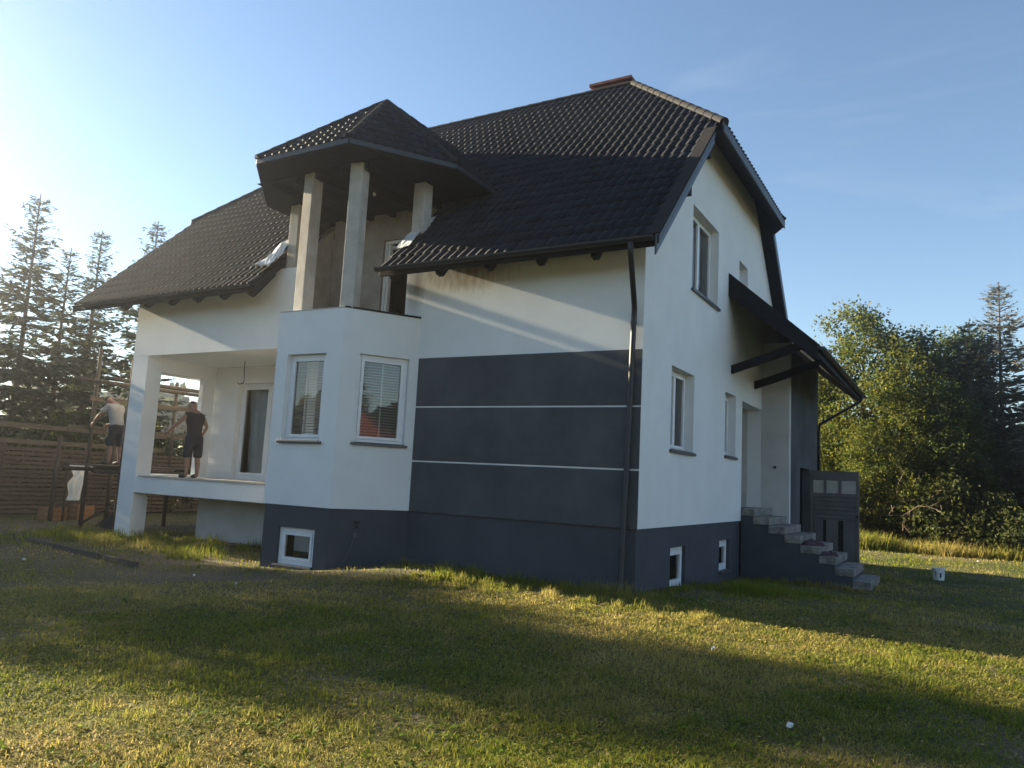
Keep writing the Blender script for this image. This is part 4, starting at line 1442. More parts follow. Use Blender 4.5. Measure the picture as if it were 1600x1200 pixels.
def person(name, label, loc, rz, group, shirt, sleeves, lean, head_tilt, larm, rarm, bald):
    """a standing adult facing local -X... built facing local +X"""
    r_ = root(name, label, 'person', loc, rz, group)
    H = 1.78
    hipz, chz, shz = 0.93, 1.25, 1.45
    lx = lambda z: lean * max(0.0, z - hipz)           # the trunk leans forward
    pel, bel = Vector((0, 0, hipz)), Vector((lx(1.08), 0, 1.08))
    che, shc = Vector((lx(chz), 0, chz)), Vector((lx(shz), 0, shz))
    nk = Vector((lx(1.52) + 0.01, 0, 1.52))
    hd = nk + Vector(head_tilt)
    V, E, R = [pel], [], [(0.14, 0.105)]
    top = chain(V, E, R, 0, [(bel, (0.125, 0.10)), (che, (0.14, 0.10)), (shc, (0.11, 0.085)), (nk, 0.060)])
    up = (hd - nk).normalized()
    hf = Vector((1, 0, 0)) - up * up.x
    hf.normalize()
    chain(V, E, R, top, [(nk + up * 0.07 + hf * 0.015, 0.075), (nk + up * 0.15 + hf * 0.012, (0.085, 0.098)), (nk + up * 0.215, (0.078, 0.09)), (nk + up * 0.255 - hf * 0.01, 0.045)])
    head_i = len(V) - 4
    nose = chain(V, E, R, head_i + 1, [(nk + up * 0.125 + hf * 0.115, 0.014)])
    for sgn in (-1, 1):
        chain(V, E, R, head_i + 1, [(nk + up * 0.14 + Vector((0, sgn * 0.088, 0)), 0.014)])
    sh_i = 3
    arms = []
    for sgn, arm in ((1, larm), (-1, rarm)):
        s0 = shc + Vector((0, sgn * 0.19, -0.02))
        el, wr, dv, pn = arm
        el, wr = Vector(el), Vector(wr)
        w_i = chain(V, E, R, sh_i, [(s0, 0.066), ((s0 + el) / 2, 0.055), (el, 0.044), ((el * 0.6 + wr * 0.4), 0.043), (wr, 0.028)])
        hand(V, E, R, w_i, wr, dv, pn)
        arms.append((s0, el))
    for sgn in (-1, 1):
        f0 = 0.03 * sgn
        chain(V, E, R, 0, [(Vector((0.0, sgn * 0.10, 0.84)), 0.105), (Vector((0.01 + f0, sgn * 0.105, 0.66)), 0.088), (Vector((0.015 + f0, sgn * 0.11, 0.49)), 0.062),
                           (Vector((-0.01 + f0, sgn * 0.115, 0.33)), 0.061), (Vector((-0.02 + f0, sgn * 0.12, 0.11)), 0.040), (Vector((-0.015 + f0, sgn * 0.12, 0.05)), 0.042), (Vector((0.12 + f0, sgn * 0.13, 0.035)), 0.036), (Vector((0.18 + f0, sgn * 0.135, 0.03)), 0.028)])
    link('body', skin_mesh('body', V, E, R), M['skin'], r_)
    # shirt
    V, E, R = [pel + Vector((0, 0, -0.13))], [], [(0.192, 0.155)]
    chain(V, E, R, 0, [(pel + Vector((lx(0.99), 0, 0.06)), (0.178, 0.148)), (bel, (0.182, 0.160)), (che, (0.198, 0.155)), (shc + Vector((0, 0, 0.0)), (0.155, 0.122)), (shc + Vector((0.0, 0, 0.05)), 0.098), (shc + Vector((0.0, 0, 0.07)), 0.085)])
    for s0, el in arms:
        q = 0.62 if sleeves else 0.06
        chain(V, E, R, 4, [(s0, 0.078), (s0 + (el - s0) * q * 0.6, 0.074), (s0 + (el - s0) * q, 0.070)])
    link('shirt', skin_mesh('shirt', V, E, R), M[shirt], r_)
    # shorts
    V, E, R = [pel + Vector((0, 0, 0.12))], [], [(0.168, 0.136)]
    chain(V, E, R, 0, [(pel + Vector((0, 0, -0.03)), (0.185, 0.148))])
    for sgn in (-1, 1):
        f0 = 0.03 * sgn
        chain(V, E, R, 1, [(Vector((0.0, sgn * 0.10, 0.82)), 0.128), (Vector((0.008 + f0, sgn * 0.107, 0.66)), 0.115), (Vector((0.012 + f0, sgn * 0.112, 0.50)), 0.104), (Vector((0.012 + f0, sgn * 0.112, 0.455)), 0.098)])
    link('shorts', skin_mesh('shorts', V, E, R), M['shorts_dark'], r_)
    # hair or cap
    V, E, R = [nk + up * 0.15 - hf * 0.022], [], [(0.084, 0.088)]
    chain(V, E, R, 0, [(nk + up * 0.215 - hf * 0.012, (0.083, 0.092)), (nk + up * 0.265 - hf * 0.014, 0.050)])
    if not bald:
        link('hair', skin_mesh('hair', V, E, R), M['hair'], r_)
    else:
        link('cap', skin_mesh('cap', V, E, R), M['shirt_dark'], r_)
    for sgn in (-1, 1):
        f0 = 0.03 * sgn
        V, E, R = [Vector((-0.035 + f0, sgn * 0.12, 0.065))], [], [0.055]
        chain(V, E, R, 0, [(Vector((0.06 + f0, sgn * 0.125, 0.05)), 0.05), (Vector((0.14 + f0, sgn * 0.132, 0.04)), 0.046), (Vector((0.20 + f0, sgn * 0.137, 0.036)), 0.036)])
        link('shoe', skin_mesh('shoe', V, E, R, sub=1), M['shoe'], r_)
    return r_


# on the loggia, seen from behind, working on the side wall opening
person('person', 'person in dark sleeveless top, dark cap and knee-length shorts standing in the loggia', (-10.85, 0.45, 1.262), PI * 1.0, 'workers at the house',
       'shirt_dark', False, 0.12, (0.030, 0.0, 0.040),
       ((0.26, 0.30, 1.20), (0.46, 0.36, 1.02), (0.8, 0.05, -0.45), (0.1, -0.9, -0.2)), ((0.05, -0.34, 1.19), (0.13, -0.27, 0.94), (0.35, 0.1, -1), (0.2, 0.9, 0)), True)
person('person', 'person in pale T-shirt and dark shorts bending forward on the scaffold behind the pillar', (-13.75, 0.42, 1.457), PI * 1.03, 'workers at the house',
       'shirt_light', True, 0.30, (0.06, 0.03, 0.03),
       ((0.32, 0.30, 1.17), (0.52, 0.26, 1.00), (0.8, -0.1, -0.5), (0.1, -0.9, -0.2)), ((0.34, -0.28, 1.15), (0.56, -0.22, 1.02), (0.9, 0.1, -0.3), (0.1, 0.9, -0.2)), False)


# ------------------------------------------------------------------ trees
def quads_from(cent, dirs, nrm, ln, wd):
    """diamond leaves: cent (n,3), dirs (n,3), nrm (n,3)"""
    dirs = dirs / np.linalg.norm(dirs, axis=1, keepdims=True)
    side = np.cross(dirs, nrm)
    side /= np.linalg.norm(side, axis=1, keepdims=True) + 1e-9
    ln, wd = np.asarray(ln)[:, None], np.asarray(wd)[:, None]
    a = cent - dirs * ln * 0.5
    b_ = cent + side * wd * 0.5 + dirs * ln * 0.08
    c = cent + dirs * ln * 0.5
    d = cent - side * wd * 0.5 + dirs * ln * 0.08
    V = np.stack([a, b_, c, d], 1).reshape(-1, 3)
    F = np.arange(len(cent) * 4).reshape(-1, 4)
    return V, F


def unit(r, n):
    v = r.normal(size=(n, 3))
    return v / np.linalg.norm(v, axis=1, keepdims=True)


def tint(n, r, c0, c1, jit=0.25, rep=4):
    t = r.random(n)[:, None]
    c = np.array(c0) * (1 - t) + np.array(c1) * t
    c = c * (1 + jit * (r.random(n)[:, None] - 0.5) * 2)
    c = np.concatenate([c, np.ones((n, 1))], 1)
    return np.repeat(c, rep, 0)


def spruce_meshes(seed, H, R, c0, c1, whorl=0.34, dens=1.0, bare=0.0, droop=0.35, ragged=0.3, low=0.06):
    r = np.random.default_rng(seed)
    wood = MB()
    wood.tube([(0, 0, -0.3), (0.02, 0.01, H * 0.3), (-0.01, 0.02, H * 0.7), (0, 0, H)], [0.013 * H, 0.010 * H, 0.005 * H, 0.0015 * H], 8)
    cs, ds, ns, ls, ws = [], [], [], [], []
    z = H * low
    while z < H * 0.985:
        q = z / H
        L_ = R * (1 - q) ** 0.85 * (1 + r.uniform(-ragged, ragged * 0.6)) + 0.12
        nb = r.integers(6, 10)
        a0 = r.uniform(0, 6.28)
        for k in range(nb):
            if r.random() < 0.08 + bare * 0.3:
                continue
            az = a0 + 2 * PI * k / nb + r.uniform(-0.25, 0.25)
            l = L_ * r.uniform(0.42, 1.22)
            rise = 0.35 * q - droop * (1 - q) + r.uniform(-0.12, 0.12)
            m = max(3, int(l / 0.16))
            t = np.linspace(0, 1, m)
            hx = l * t
            zz = z + l * (rise * t - 0.25 * (1 - q) * t + 0.30 * t * t)
            px, py = np.cos(az) * hx, np.sin(az) * hx
            pts = np.stack([px, py, zz], -1)
            wood.tube([tuple(pts[0]), tuple(pts[m // 2]), tuple(pts[-1])], [0.010 + 0.012 * l / 2, 0.010, 0.004], 4, caps=False)
            bd = np.gradient(pts, axis=0)
            bd /= np.linalg.norm(bd, axis=1, keepdims=True)
            side = np.stack([-np.sin(az) * np.ones(m), np.cos(az) * np.ones(m), np.zeros(m)], -1)
            for sgn in (-1, 1):
                for rep in range(3):
                    keep = (t > bare * 0.55) & (r.random(m) < 0.9 * dens)
                    n = keep.sum()
                    if not n:
                        continue
                    tl = (0.16 + 0.34 * np.sin(PI * np.clip(t[keep] * 0.9 + 0.1, 0, 1)) * min(1, l / 1.4)) * r.uniform(0.6, 1.2, n)
                    dv = side[keep] * sgn * r.uniform(0.5, 1.1, (n, 1)) + bd[keep] * r.uniform(0.4, 1.0, (n, 1)) + np.array([0, 0, -1]) * r.uniform(0.0, 0.9, (n, 1)) * (0.4 + droop)
                    dv /= np.linalg.norm(dv, axis=1, keepdims=True)
                    c = pts[keep] + dv * tl[:, None] * 0.5 + r.normal(0, 0.03, (n, 3))
                    cs.append(c)
                    ds.append(dv)
                    ns.append(unit(r, n) * 0.7 + np.array([0, 0, 1.0]))
                    ls.append(tl * 1.15)
                    ws.append(tl * r.uniform(0.24, 0.44, n))
        z += whorl * r.uniform(0.75, 1.2) * (1.0 - 0.35 * q)
    cs, ds, ns = np.concatenate(cs), np.concatenate(ds), np.concatenate(ns)
    V, F = quads_from(cs, ds, ns, np.concatenate(ls), np.concatenate(ws))
    col = tint(len(cs), r, c0, c1)
    return wood.mesh('trunk'), np_mesh('crown', V, F, col)


def broad_meshes(seed, H, R, c0, c1, n_leaf=15000, leaf=0.20, base=0.1, lobes=26, spiky=0.5):
    r = np.random.default_rng(seed)
    wood = MB()
    wood.tube([(0, 0, -0.3), (0.05, 0.02, H * 0.25), (-0.05, 0.04, H * 0.55), (0.02, 0, H * 0.92)], [0.02 * H, 0.016 * H, 0.01 * H, 0.02], 8)
    cen, rad = [], []
    for k in range(lobes):
        q = base + (1 - base) * (k + 0.5) / lobes
        prof_ = math.sin(PI * min(1, (q - base) / (1 - base) * 0.80 + 0.20)) ** 0.75
        az = k * 2.4 + r.uniform(-0.5, 0.5)
        d = R * prof_ * r.uniform(0.35, 0.85)
        c = np.array([math.cos(az) * d, math.sin(az) * d, H * q * r.uniform(0.94, 1.0)])
        cen.append(c)
        rad.append(R * r.uniform(0.26, 0.44) * (0.55 + 0.6 * prof_))
        wood.tube([(0, 0, max(0.3, c[2] - d * 0.9 - 0.4)), tuple(c * np.array([0.55, 0.55, 1]) - np.array([0, 0, 0.3])), tuple(c)], [0.05, 0.03, 0.012], 5, caps=False)
    for k in range(4):                # leaders that stand out at the top
        az = r.uniform(0, 6.28)
        d = R * r.uniform(0.0, 0.5)
        cen.append(np.array([math.cos(az) * d, math.sin(az) * d, H * r.uniform(0.93, 1.0) - d * 0.3]))
        rad.append(R * 0.16)
    cen, rad = np.array(cen), np.array(rad)
    w = rad ** 2
    w /= w.sum()
    # twig sprays inside every lobe, leaves along each spray
    ns = n_leaf // 9
    li = r.choice(len(cen), ns, p=w)
    dirn = unit(r, ns)
    rr = r.random(ns) ** 0.45
    sc = cen[li] + dirn * (rad[li] * rr)[:, None] * np.array([1, 1, 0.95 + 0.3 * spiky])
    out = dirn + np.array([0, 0, 0.35])
    L_ = []
    D_ = []
    for k in range(9):
        L_.append(sc + out * (k - 4) * 0.055 + r.normal(0, 0.085, (ns, 3)))
        D_.append(out * 0.6 + unit(r, ns) * 0.9 + np.array([0, 0, -0.45]))
    C_, D_ = np.concatenate(L_), np.concatenate(D_)
    n = len(C_)
    ln = leaf * r.uniform(0.55, 1.2, n)
    V, F = quads_from(C_, D_, unit(r, n) + np.array([0, 0, 0.6]), ln, ln * r.uniform(0.4, 0.62, n))
    tone = np.tile(r.random(ns), 9)[:, None]
    c = np.array(c0) * (1 - tone) + np.array(c1) * tone
    c = c * r.uniform(0.75, 1.25, (n, 1))
    col = np.repeat(np.concatenate([c, np.ones((n, 1))], 1), 4, 0)
    return wood.mesh('trunk'), np_mesh('crown', V, F, col)


def plant_tree(name, meshes, x, y, rz, label, cat='tree', group=None, sc=1.0, leafm='needle', z=None):
    zz = float(gh(x, y)) if z is None else z
    t = root(name, label, cat, (x, y, zz), rz, group)
    t.scale = (sc, sc, sc) if not isinstance(sc, tuple) else sc
    for nm, me, m in (('trunk', meshes[0], M['bark']), ('crown', meshes[1], M[leafm])):
        o = link(nm, me, m, t)
    return t


G0, G1 = (0.026, 0.036, 0.020), (0.056, 0.068, 0.036)
spA = spruce_meshes(101, 11.0, 2.5, G0, G1, ragged=0.45, dens=0.9)
spB = spruce_meshes(102, 10.0, 2.4, G0, G1, ragged=0.3, dens=0.85, droop=0.25)
spC = spruce_meshes(103, 11.5, 2.7, G0, G1, whorl=0.42, ragged=0.35, dens=0.75)
for (nm, ms, x, y, rz, sc, lab) in (
        ('A', spA, -24.0, 3.1, 0.3, 1.0, 'tallest ragged spruce with a bare spindly top at the far left'),
        ('B', spB, -24.0, 4.4, 1.5, 0.94, 'lower spruce standing close behind the right side of the tallest spindly one'),
        ('C', spC, -24.2, 5.6, 2.2, 0.91, 'slim spruce with upswept leader nearest the left roof corner'),
        ('C', spC, -25.0, 8.4, 4.0, 1.03, 'spruce whose leader just rises over the left roof slope'),
        ('B', spB, -24.5, 1.9, 3.1, 0.78, 'short spruce cut by the left edge of the picture'),
        ('A', spA, -26.5, 7.0, 5.0, 0.72, 'spruce filling the gap behind the loggia opening')):
    plant_tree('spruce_tree', ms, x, y, rz, lab, 'tree', 'spruces beyond the fence', sc)
brA = broad_meshes(201, 10.0, 3.0, (0.044, 0.074, 0.014), (0.130, 0.130, 0.020), 34000, 0.165, base=0.06)
brB = broad_meshes(202, 9.4, 2.6, (0.036, 0.062, 0.016), (0.085, 0.100, 0.024), 32000, 0.16, base=0.06)
spD = spruce_meshes(104, 9.6, 2.6, (0.030, 0.046, 0.022), (0.060, 0.078, 0.036), dens=1.0, droop=0.2)
lar = spruce_meshes(105, 11.2, 3.4, (0.085, 0.092, 0.070), (0.165, 0.160, 0.125), whorl=0.36, dens=0.85, bare=0.22, droop=-0.05, ragged=0.25, low=0.16)
# the row goes on to the left of the picture and shades the lawn
for nm, ms, x, y, sc, lm, lab in (
        ('spruce_tree', spA, -25.5, -0.5, 0.80, 'needle', 'spruce just past the left edge, first of the row outside the picture'),
        ('spruce_tree', spB, -28.5, 1.0, 0.86, 'needle', 'spruce behind the first one of the row outside the left edge'),
        ('ash_tree', brB, -26.0, -2.8, 0.86, 'leaf', 'low leafy tree second in the row outside the left edge'),
        ('ash_tree', brA, -29.8, -5.0, 1.18, 'leaf', 'big leafy tree behind the tallest one of the row outside the left edge'),
        ('ash_tree', brA, -26.5, -5.2, 1.10, 'leaf', 'tallest leafy tree in the row outside the left edge'),
        ('ash_tree', brB, -26.0, -9.2, 0.83, 'leaf', 'lower leafy tree behind the tallest one outside the left edge'),
        ('ash_tree', brA, -26.5, -13.2, 0.80, 'leaf', 'broad leafy tree last but one outside the left edge'),
        ('spruce_tree', spC, -26.5, -16.0, 1.0, 'needle', 'spruce last in the row outside the left edge')):
    plant_tree(nm, ms, x, y, x * 3 + y, lab, 'tree', 'row of trees outside the left edge', sc, lm)

for nm, ms, x, y, rz, lab, lm, sc in (
        ('ash_tree', brA, 0.75, 25.5, 0.4, 'tall yellow-green leafy tree with upright leaders next to the porch roof', 'leaf', (1.1, 1.1, 1.04)),
        ('ash_tree', brA, -1.6, 26.5, 2.4, 'yellow-green leafy tree mostly hidden behind the porch', 'leaf', 0.86),
        ('ash_tree', brB, 2.75, 26.5, 1.9, 'darker green leafy tree right of the tall yellow-green one', 'leaf', (1.25, 1.25, 1.0)),
        ('ash_tree', brB, 4.3, 28.0, 5.2, 'green leafy tree standing behind the dark spruce at right', 'leaf', (1.2, 1.2, 1.02)),
        ('ash_tree', brA, 2.1, 23.6, 5.0, 'low yellow-green tree in front of the tall leafy ones', 'leaf', (0.75, 0.75, 0.62)),
        ('spruce_tree', spD, 4.75, 25.5, 0.7, 'dense dark spruce left of the wispy larch', 'needle', 1.0),
        ('ash_tree', brB, 3.9, 24.2, 2.9, 'low rounded green tree in the shade before the dark spruce', 'leaf', (0.95, 0.95, 0.72)),
        ('spruce_tree', spD, 6.3, 23.8, 4.0, 'low dark spruce at the foot of the larch by the right edge', 'needle', (1.2, 1.2, 0.42)),
        ('larch_tree', lar, 5.85, 26.0, 1.1, 'tall wispy larch with thin greyish branches near the right edge', 'needle', 1.0),
        ('larch_tree', lar, 8.2, 27.0, 3.4, 'second wispy larch cut by the right edge of the picture', 'needle', 0.8)):
    plant_tree(nm, ms, x, y, rz, lab, 'tree', 'trees behind the lawn at right', sc, lm)

# leafless brushwood at the foot of the trees
br = root('dead_bush', 'leafless brownish bush with tangled twigs in front of the dark spruce', 'bush', (2.35, 22.6, float(gh(2.35, 22.6))))
mb = MB()
r_ = np.random.default_rng(31)
for k in range(20):
    az, ln = r_.uniform(-2.2, 1.0), r_.uniform(1.2, 2.6)
    p = np.array([r_.normal(0, .15), r_.normal(0, .15), 1.2 + r_.uniform(-0.9, 0.8)])
    pts, rad = [tuple(p)], [0.02]
    d = np.array([math.cos(az), math.sin(az) * 0.7, r_.uniform(-0.05, 0.5)])
    for i in range(6):
        d = d + r_.normal(0, 0.28, 3)
        d /= np.linalg.norm(d)
        p = p + d * ln / 6
        pts.append(tuple(p))
        rad.append(0.02 * (1 - (i + 1) / 7))
        if i > 1:
            q = p + unit(r_, 1)[0] * 0.4
            mb.tube([tuple(p), tuple(q)], [0.009, 0.004], 4, caps=False)
    mb.tube(pts, rad, 5, caps=False)
mb.tube([(0, 0, -0.2), (0.1, 0, 0.7), (0, 0.05, 1.9)], [0.07, 0.06, 0.04], 7)
mb.build('twigs', M['twig'], br)

# low shrubs under the trees
shm = broad_meshes(205, 2.2, 1.5, (0.030, 0.045, 0.014), (0.075, 0.080, 0.022), 5200, 0.17, base=0.05, lobes=14)
for x, y, sc, lab in ((0.3, 22.6, 1.0, 'bushy green shrub beside the open garage door'), (3.9, 22.2, 1.15, 'dark green shrub under the spruce at right'), (5.6, 22.0, 0.9, 'low shrub at the foot of the larch'),
                      (1.5, 23.6, 1.3, 'shrub below the tall yellow-green tree')):
    plant_tree('shrub', shm, x, y, x * 5, lab, 'shrub', 'shrubs under the trees', sc, 'leaf')
for x, y, sc, lab in ((-21.3, 3.3, 1.2, 'sunlit shrub behind the board fence left of the pillar'), (-21.0, 6.2, 1.25, 'shrub behind the fence seen through the loggia opening'), (-21.4, 0.6, 1.1, 'shrub behind the fence near the left picture edge'), (-21.3, 9.0, 1.2, 'shrub behind the fence right of the loggia opening')):
    plant_tree('shrub', shm, x, y, x * 5 + y, lab, 'shrub', 'shrubs behind the fence', sc, 'leaf')

# far wood closing the view
r_ = np.random.default_rng(77)
n = 60000
ang = r_.uniform(0, 2 * PI, n)
dist = 95 + r_.uniform(0, 25, n)
hh = 7 + 4 * vnoise(ang * 30, dist * 0, 1.5, 8) + 2.5 * vnoise(ang * 30, dist * 0, 0.35, 9)
hh = np.where((ang > 2.75) & (ang < 3.55), hh * 0.45, hh)          # open towards the low sun
zz = hh * r_.random(n) ** 0.7
Cn = np.stack([np.cos(ang) * dist, np.sin(ang) * dist, zz], -1)
ln = r_.uniform(1.2, 2.4, n)
V, F = quads_from(Cn, unit(r_, n), unit(r_, n), ln, ln * 0.7)
link('distant_wood', np_mesh('distant_wood', V, F, tint(n, r_, (0.025, 0.035, 0.016), (0.055, 0.06, 0.026))), M['leaf'], None, kind='stuff', label='distant belt of dark woodland around the plots', category='woodland')

# red-roofed neighbour to the right of the picture, seen mirrored in the bay window
nb = root('neighbour_house', 'neighbouring house with a red hipped roof, mirrored in the bay window', 'house', (33, -13.6, 0))
MB().box(-4, 4, -5.5, 5.5, -0.4, 3.0).build('wall', M['white'], nb)
mb = MB()
e = [(-4.6, -6.1, 2.9), (4.6, -6.1, 2.9), (4.6, 6.1, 2.9), (-4.6, 6.1, 2.9)]
rg0, rg1 = (0, -1.8, 6.4), (0, 1.8, 6.4)
mb.poly([e[0], e[1], rg0]); mb.poly([e[1], e[2], rg1, rg0]); mb.poly([e[2], e[3], rg1]); mb.poly([e[3], e[0], rg0, rg1]); mb.poly(e[::-1])
mb.build('roof', M['redtile'], nb)
plant_tree('ash_tree', brB, 43, -16.2, 0.3, 'leafy tree beside the red-roofed neighbour, mirrored in the bay window', 'tree', None, (1.5, 1.5, 1.35), 'leaf')

# ------------------------------------------------------------------ grass
def blades(name, x, y, h, w, col, lean, seed, label):
    """three-sided bent blades, 3 triangles each"""
    r = np.random.default_rng(seed)
    n = len(x)
    z = gh(x, y)
    az = r.uniform(0, 2 * PI, n)
    d = np.stack([np.cos(az), np.sin(az), np.zeros(n)], -1)
    s = np.stack([-np.sin(az), np.cos(az), np.zeros(n)], -1)
    base = np.stack([x, y, z - 0.005], -1)
    h = h[:, None]
    w = w[:, None]
    le = (lean * r.uniform(0.3, 1.3, n))[:, None]
    mid = base + np.array([0, 0, 1.0]) * h * 0.55 + d * h * le * 0.35
    tip = base + np.array([0, 0, 1.0]) * h * (1 - 0.35 * le) + d * h * le
    V = np.stack([base - s * w, base + s * w, mid + s * w * 0.75, mid - s * w * 0.75, tip], 1).reshape(-1, 3)
    i0 = np.arange(n)[:, None] * 5
    F = np.concatenate([i0 + np.array([[0, 1, 2]]), i0 + np.array([[0, 2, 3]]), i0 + np.array([[3, 2, 4]])], 0)
    c = np.repeat(np.concatenate([col, np.ones((n, 1))], 1), 5, 0)
    return link(name, np_mesh(name, V, F, c), M['grass'], None, kind='stuff', label=label, category='grass')


def outside_house(x, y):
    inside = (x > -12.3) & (x < -0.02) & (y > 0.02) & (y < 11)
    bayin = (y > -1.22) & (y < 0.1) & (x > -7.35 + np.clip(-y, 0, 1.2) * 0.62) & (x < -4.3 - np.clip(-y, 0, 1.2) * 0.62)
    logg = (x > -12.2) & (x < -7.4) & (y > -0.02) & (y < 1.2)
    steps_ = (x > -0.1) & (x < 2.65) & (y > 6.38) & (y < 8.4)
    porch = (x > -0.1) & (x < 0.7) & (y > 8.3) & (y < 13)
    return ~((inside & ~logg) | bayin | steps_ | porch)


def grass_col(x, y, r, yellow=0.0):
    n = len(x)
    dr = np.clip(lawn_dry(x, y) * 1.2 - 0.20 + r.normal(0, 0.20, n) + yellow, 0, 1)[:, None]
    g0, g1, st_ = np.array([0.066, 0.108, 0.013]), np.array([0.190, 0.205, 0.022]), np.array([0.40, 0.325, 0.105])
    t = r.random((n, 1))
    c = (g0 * (1 - t) + g1 * t) * (1 - dr) + st_ * dr * r.uniform(0.7, 1.15, (n, 1))
    return c


r_ = np.random.default_rng(55)
# polar scatter about the point where one stands, denser near
N1 = 520000
rad = 2.6 * (13.5) ** (r_.random(N1) ** 0.92)            # 2.6 .. 28 m
ang = r_.uniform(math.radians(36), math.radians(176), N1)
x, y = EYE.x + rad * np.cos(ang), EYE.y + rad * np.sin(ang)
clump = 0.5 * vnoise(x, y, 0.17, 61) + 0.35 * vnoise(x, y, 0.45, 62) + 0.25 * vnoise(x, y, 1.3, 63)
ok = outside_house(x, y) & (r_.random(N1) > lawn_bare(x, y) * 0.95) & (r_.random(N1) < 0.25 + 1.1 * clump) & (x > -18.5) & (y < 24)
x, y, rad, clump = x[ok], y[ok], rad[ok], clump[ok]
n = len(x)
far = np.clip((rad - 5) / 14, 0, 1)
h = (0.010 + 0.085 * clump ** 2.4) * r_.uniform(0.5, 1.5, n) * (1 + 0.5 * far)
w = (0.0013 + 0.0013 * r_.random(n)) * (1 + 4.0 * far)
blades('lawn_grass', x, y, h, w, grass_col(x, y, r_), 0.75, 56, 'short patchy half-dry grass of the lawn')

# flattened thatch between the upright blades
N2 = 300000
rad = 2.6 * 4.6 ** (r_.random(N2) ** 0.9)
ang = r_.uniform(math.radians(40), math.radians(178), N2)
x, y = EYE.x + rad * np.cos(ang), EYE.y + rad * np.sin(ang)
ok = outside_house(x, y) & (r_.random(N2) > lawn_bare(x, y) * 0.8)
x, y, rad = x[ok], y[ok], rad[ok]
n = len(x)
far = np.clip((rad - 4) / 8, 0, 1)
blades('lawn_thatch', x, y, r_.uniform(0.02, 0.05, n) * (1 + 0.6 * far), (0.0018 + 0.0018 * r_.random(n)) * (1 + 2.2 * far), grass_col(x, y, r_, 0.12), 1.9, 57, 'flattened thatch of dry and green blades')
# broad-leaved weeds pressed into the lawn
nr = 1500
rad = 3.0 * 4.5 ** r_.random(nr)
ang = r_.uniform(math.radians(40), math.radians(178), nr)
cx, cy = EYE.x + rad * np.cos(ang), EYE.y + rad * np.sin(ang)
ok = outside_house(cx, cy) & (vnoise(cx, cy, 1.6, 71) > 0.48)
cx, cy = np.repeat(cx[ok], 9), np.repeat(cy[ok], 9)
n = len(cx)
az = r_.uniform(0, 2 * PI, n)
ln = r_.uniform(0.03, 0.075, n)
dv = np.stack([np.cos(az), np.sin(az), r_.uniform(0.05, 0.7, n)], -1)
Cn = np.stack([cx, cy, gh(cx, cy) + 0.012], -1) + dv * ln[:, None] * 0.5
V, F = quads_from(Cn, dv, np.tile(np.array([[0, 0, 1.0]]), (n, 1)) + unit(r_, n) * 0.2, ln, ln * r_.uniform(0.25, 0.42, n))
link('lawn_weeds', np_mesh('lawn_weeds', V, F, tint(n, r_, (0.05, 0.095, 0.012), (0.13, 0.17, 0.02))), M['grass'], None, kind='stuff', label='broad-leaved weeds pressed into the lawn', category='weeds')

# taller tufts: along the plinth, round the pillar, foreground, right
def tufts(centers, per, hgt, spread, yellow, seed, wid=0.003):
    r = np.random.default_rng(seed)
    cx = np.repeat([c[0] for c in centers], per)
    cy = np.repeat([c[1] for c in centers], per)
    sc = np.repeat([c[2] if len(c) > 2 else 1.0 for c in centers], per)
    n = len(cx)
    a, q = r.uniform(0, 2 * PI, n), r.random(n) ** 0.7 * spread * sc
    x, y = cx + np.cos(a) * q, cy + np.sin(a) * q
    ok = outside_house(x, y)
    x, y, sc = x[ok], y[ok], sc[ok]
    n = len(x)
    return x, y, hgt * sc * r.uniform(0.4, 1.2, n), wid * r.uniform(0.7, 1.4, n), grass_col(x, y, r, yellow)


r2 = np.random.default_rng(91)
cent = [(xx_, -0.12 - abs(r2.normal(0, 0.30)) - 0.05, r2.uniform(0.5, 1.1)) for xx_ in np.arange(-4.2, 0.3, 0.07)]
cent += [(r2.uniform(-3.0, 1.6), -1.10 - abs(r2.normal(0, 0.30)), r2.uniform(0.2, 0.95) * r2.uniform(0.5, 1.0)) for _ in range(85)]
cent += [(0.25 + abs(r2.normal(0, 0.2)), yy_, r2.uniform(0.3, 0.8)) for yy_ in np.arange(-0.3, 6.2, 0.22)]
cent += [(r2.uniform(0.5, 2.7), 6.2 - abs(r2.normal(0, 0.15)), r2.uniform(0.3, 0.8)) for _ in range(26)]
x, y, h, w, c = tufts(cent, 46, 0.24, 0.15, 0.02, 92)
blades('weed_tufts', x, y, h, w, c, 0.6, 93, 'weeds and uncut grass along the foot of the dark plinth')
cent = [(1.25 + r2.normal(0, 0.33), 2.3 + r2.normal(0, 0.5), r2.uniform(0.6, 1.1)) for _ in range(60)]
x, y, h, w, c = tufts(cent, 60, 0.26, 0.2, -0.6, 94)
blades('grass_clump', x, y, h, w, c, 0.5, 95, 'lush green clump of uncut grass in front of the cellar windows')
cent = [(r2.uniform(-12.6, -7.6), r2.uniform(-1.6, 1.0), r2.uniform(0.4, 1.2)) for _ in range(110)]
cent += [(r2.uniform(-14.5, -10.5), r2.uniform(-1.8, 0.2), r2.uniform(0.4, 1.0)) for _ in range(70)]
x, y, h, w, c = tufts(cent, 40, 0.26, 0.22, 0.0, 96, 0.004)
blades('weed_tufts', x, y, h, w, c, 0.6, 97, 'weeds around the corner pillar and under the loggia')
cent = [(EYE.x + q * math.cos(a_), EYE.y + q * math.sin(a_), r2.uniform(0.5, 1.0)) for q, a_ in zip(r2.uniform(3.2, 7.0, 300), r2.uniform(math.radians(70), math.radians(175), 300))]
x, y, h, w, c = tufts(cent, 40, 0.10, 0.13, -0.1, 98, 0.0020)
blades('grass_tufts', x, y, h, w, c, 0.7, 99, 'longer grass tufts in the foreground of the lawn')
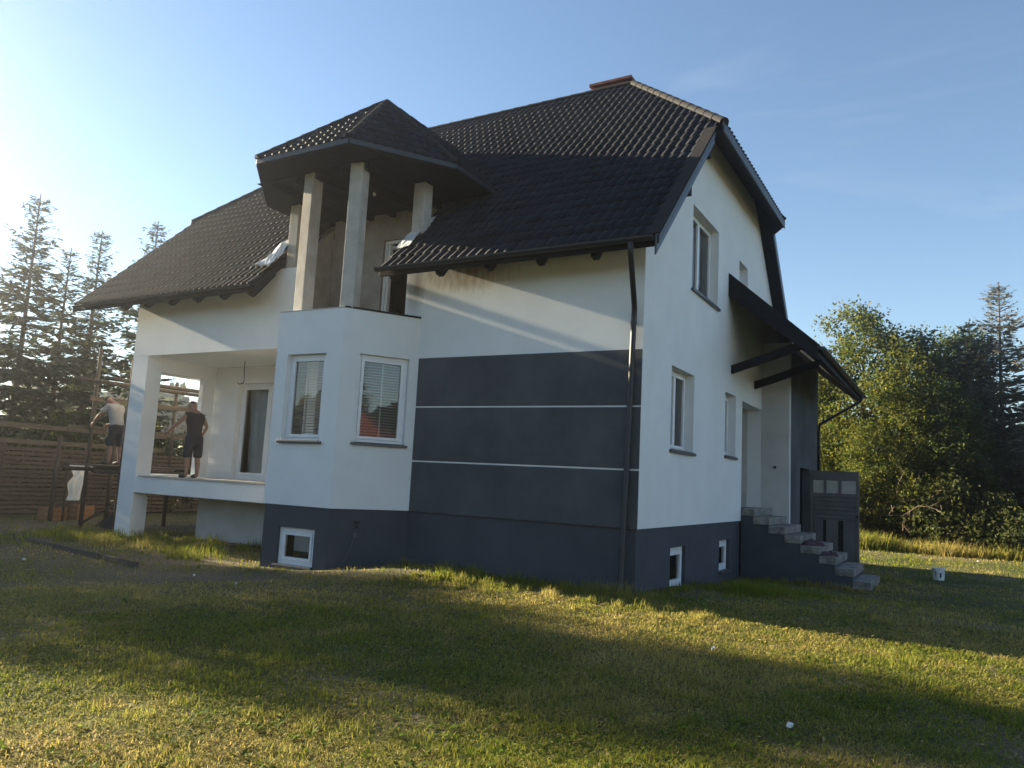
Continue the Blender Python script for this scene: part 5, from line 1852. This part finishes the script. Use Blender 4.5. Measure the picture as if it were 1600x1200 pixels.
# tall dry grass under the trees at the right
cent = [(r2.uniform(-2.5, 7.5), 20.2 + abs(r2.normal(0, 1.0)), r2.uniform(0.5, 1.2)) for _ in range(420)]
cent += [(r2.uniform(-1.0, 1.8), 20.0 + abs(r2.normal(0, 0.9)), r2.uniform(0.9, 1.45)) for _ in range(160)]
x, y, h, w, c = tufts(cent, 36, 0.55, 0.35, 0.25, 100, 0.009)
blades('tall_dry_grass', x, y, h, w, c, 0.5, 101, 'tall straw-coloured grass at the foot of the trees')
# fallen leaves and straw on the lawn
n = 16000
rad = 2.8 * 8.0 ** r_.random(n)
ang = r_.uniform(math.radians(36), math.radians(176), n)
x, y = EYE.x + rad * np.cos(ang), EYE.y + rad * np.sin(ang)
ok = outside_house(x, y) & (x > -18) & (y < 20)
x, y = x[ok], y[ok]
n = len(x)
Cn = np.stack([x, y, gh(x, y) + 0.025 + r_.random(n) * 0.03], -1)
dv = unit(r_, n) * np.array([1, 1, 0.25])
ln = r_.uniform(0.012, 0.035, n) * (1 + 0.08 * np.hypot(x - EYE.x, y - EYE.y))
V, F = quads_from(Cn, dv, unit(r_, n) * 0.4 + np.array([0, 0, 1]), ln, ln * r_.uniform(0.1, 0.55, n))
link('lawn_litter', np_mesh('lawn_litter', V, F, tint(n, r_, (0.13, 0.095, 0.05), (0.30, 0.24, 0.13))), M['grass'], None, kind='stuff', label='straw bits and dry leaves strewn over the lawn', category='litter')

# ------------------------------------------------------------------ thin scattering volume, added to imitate lens glare
mh = bpy.data.materials.new('glare_scatter')
mh.use_nodes = True
nt = mh.node_tree
nt.nodes.remove(nt.nodes['Principled BSDF'])
pv = nt.nodes.new('ShaderNodeVolumePrincipled')
pv.inputs['Color'].default_value = (0.94, 0.95, 0.97, 1)
pv.inputs['Density'].default_value = 0.0018
pv.inputs['Anisotropy'].default_value = 0.90
nt.links.new(pv.outputs[0], nt.nodes['Material Output'].inputs['Volume'])
link('glare_volume', MB().box(-140, 140, -140, 140, -2.5, 13.5).mesh('glare_volume'), mh, None, kind='stuff', label='thin scattering volume added over the garden to imitate warm lens glare', category='glare_volume')
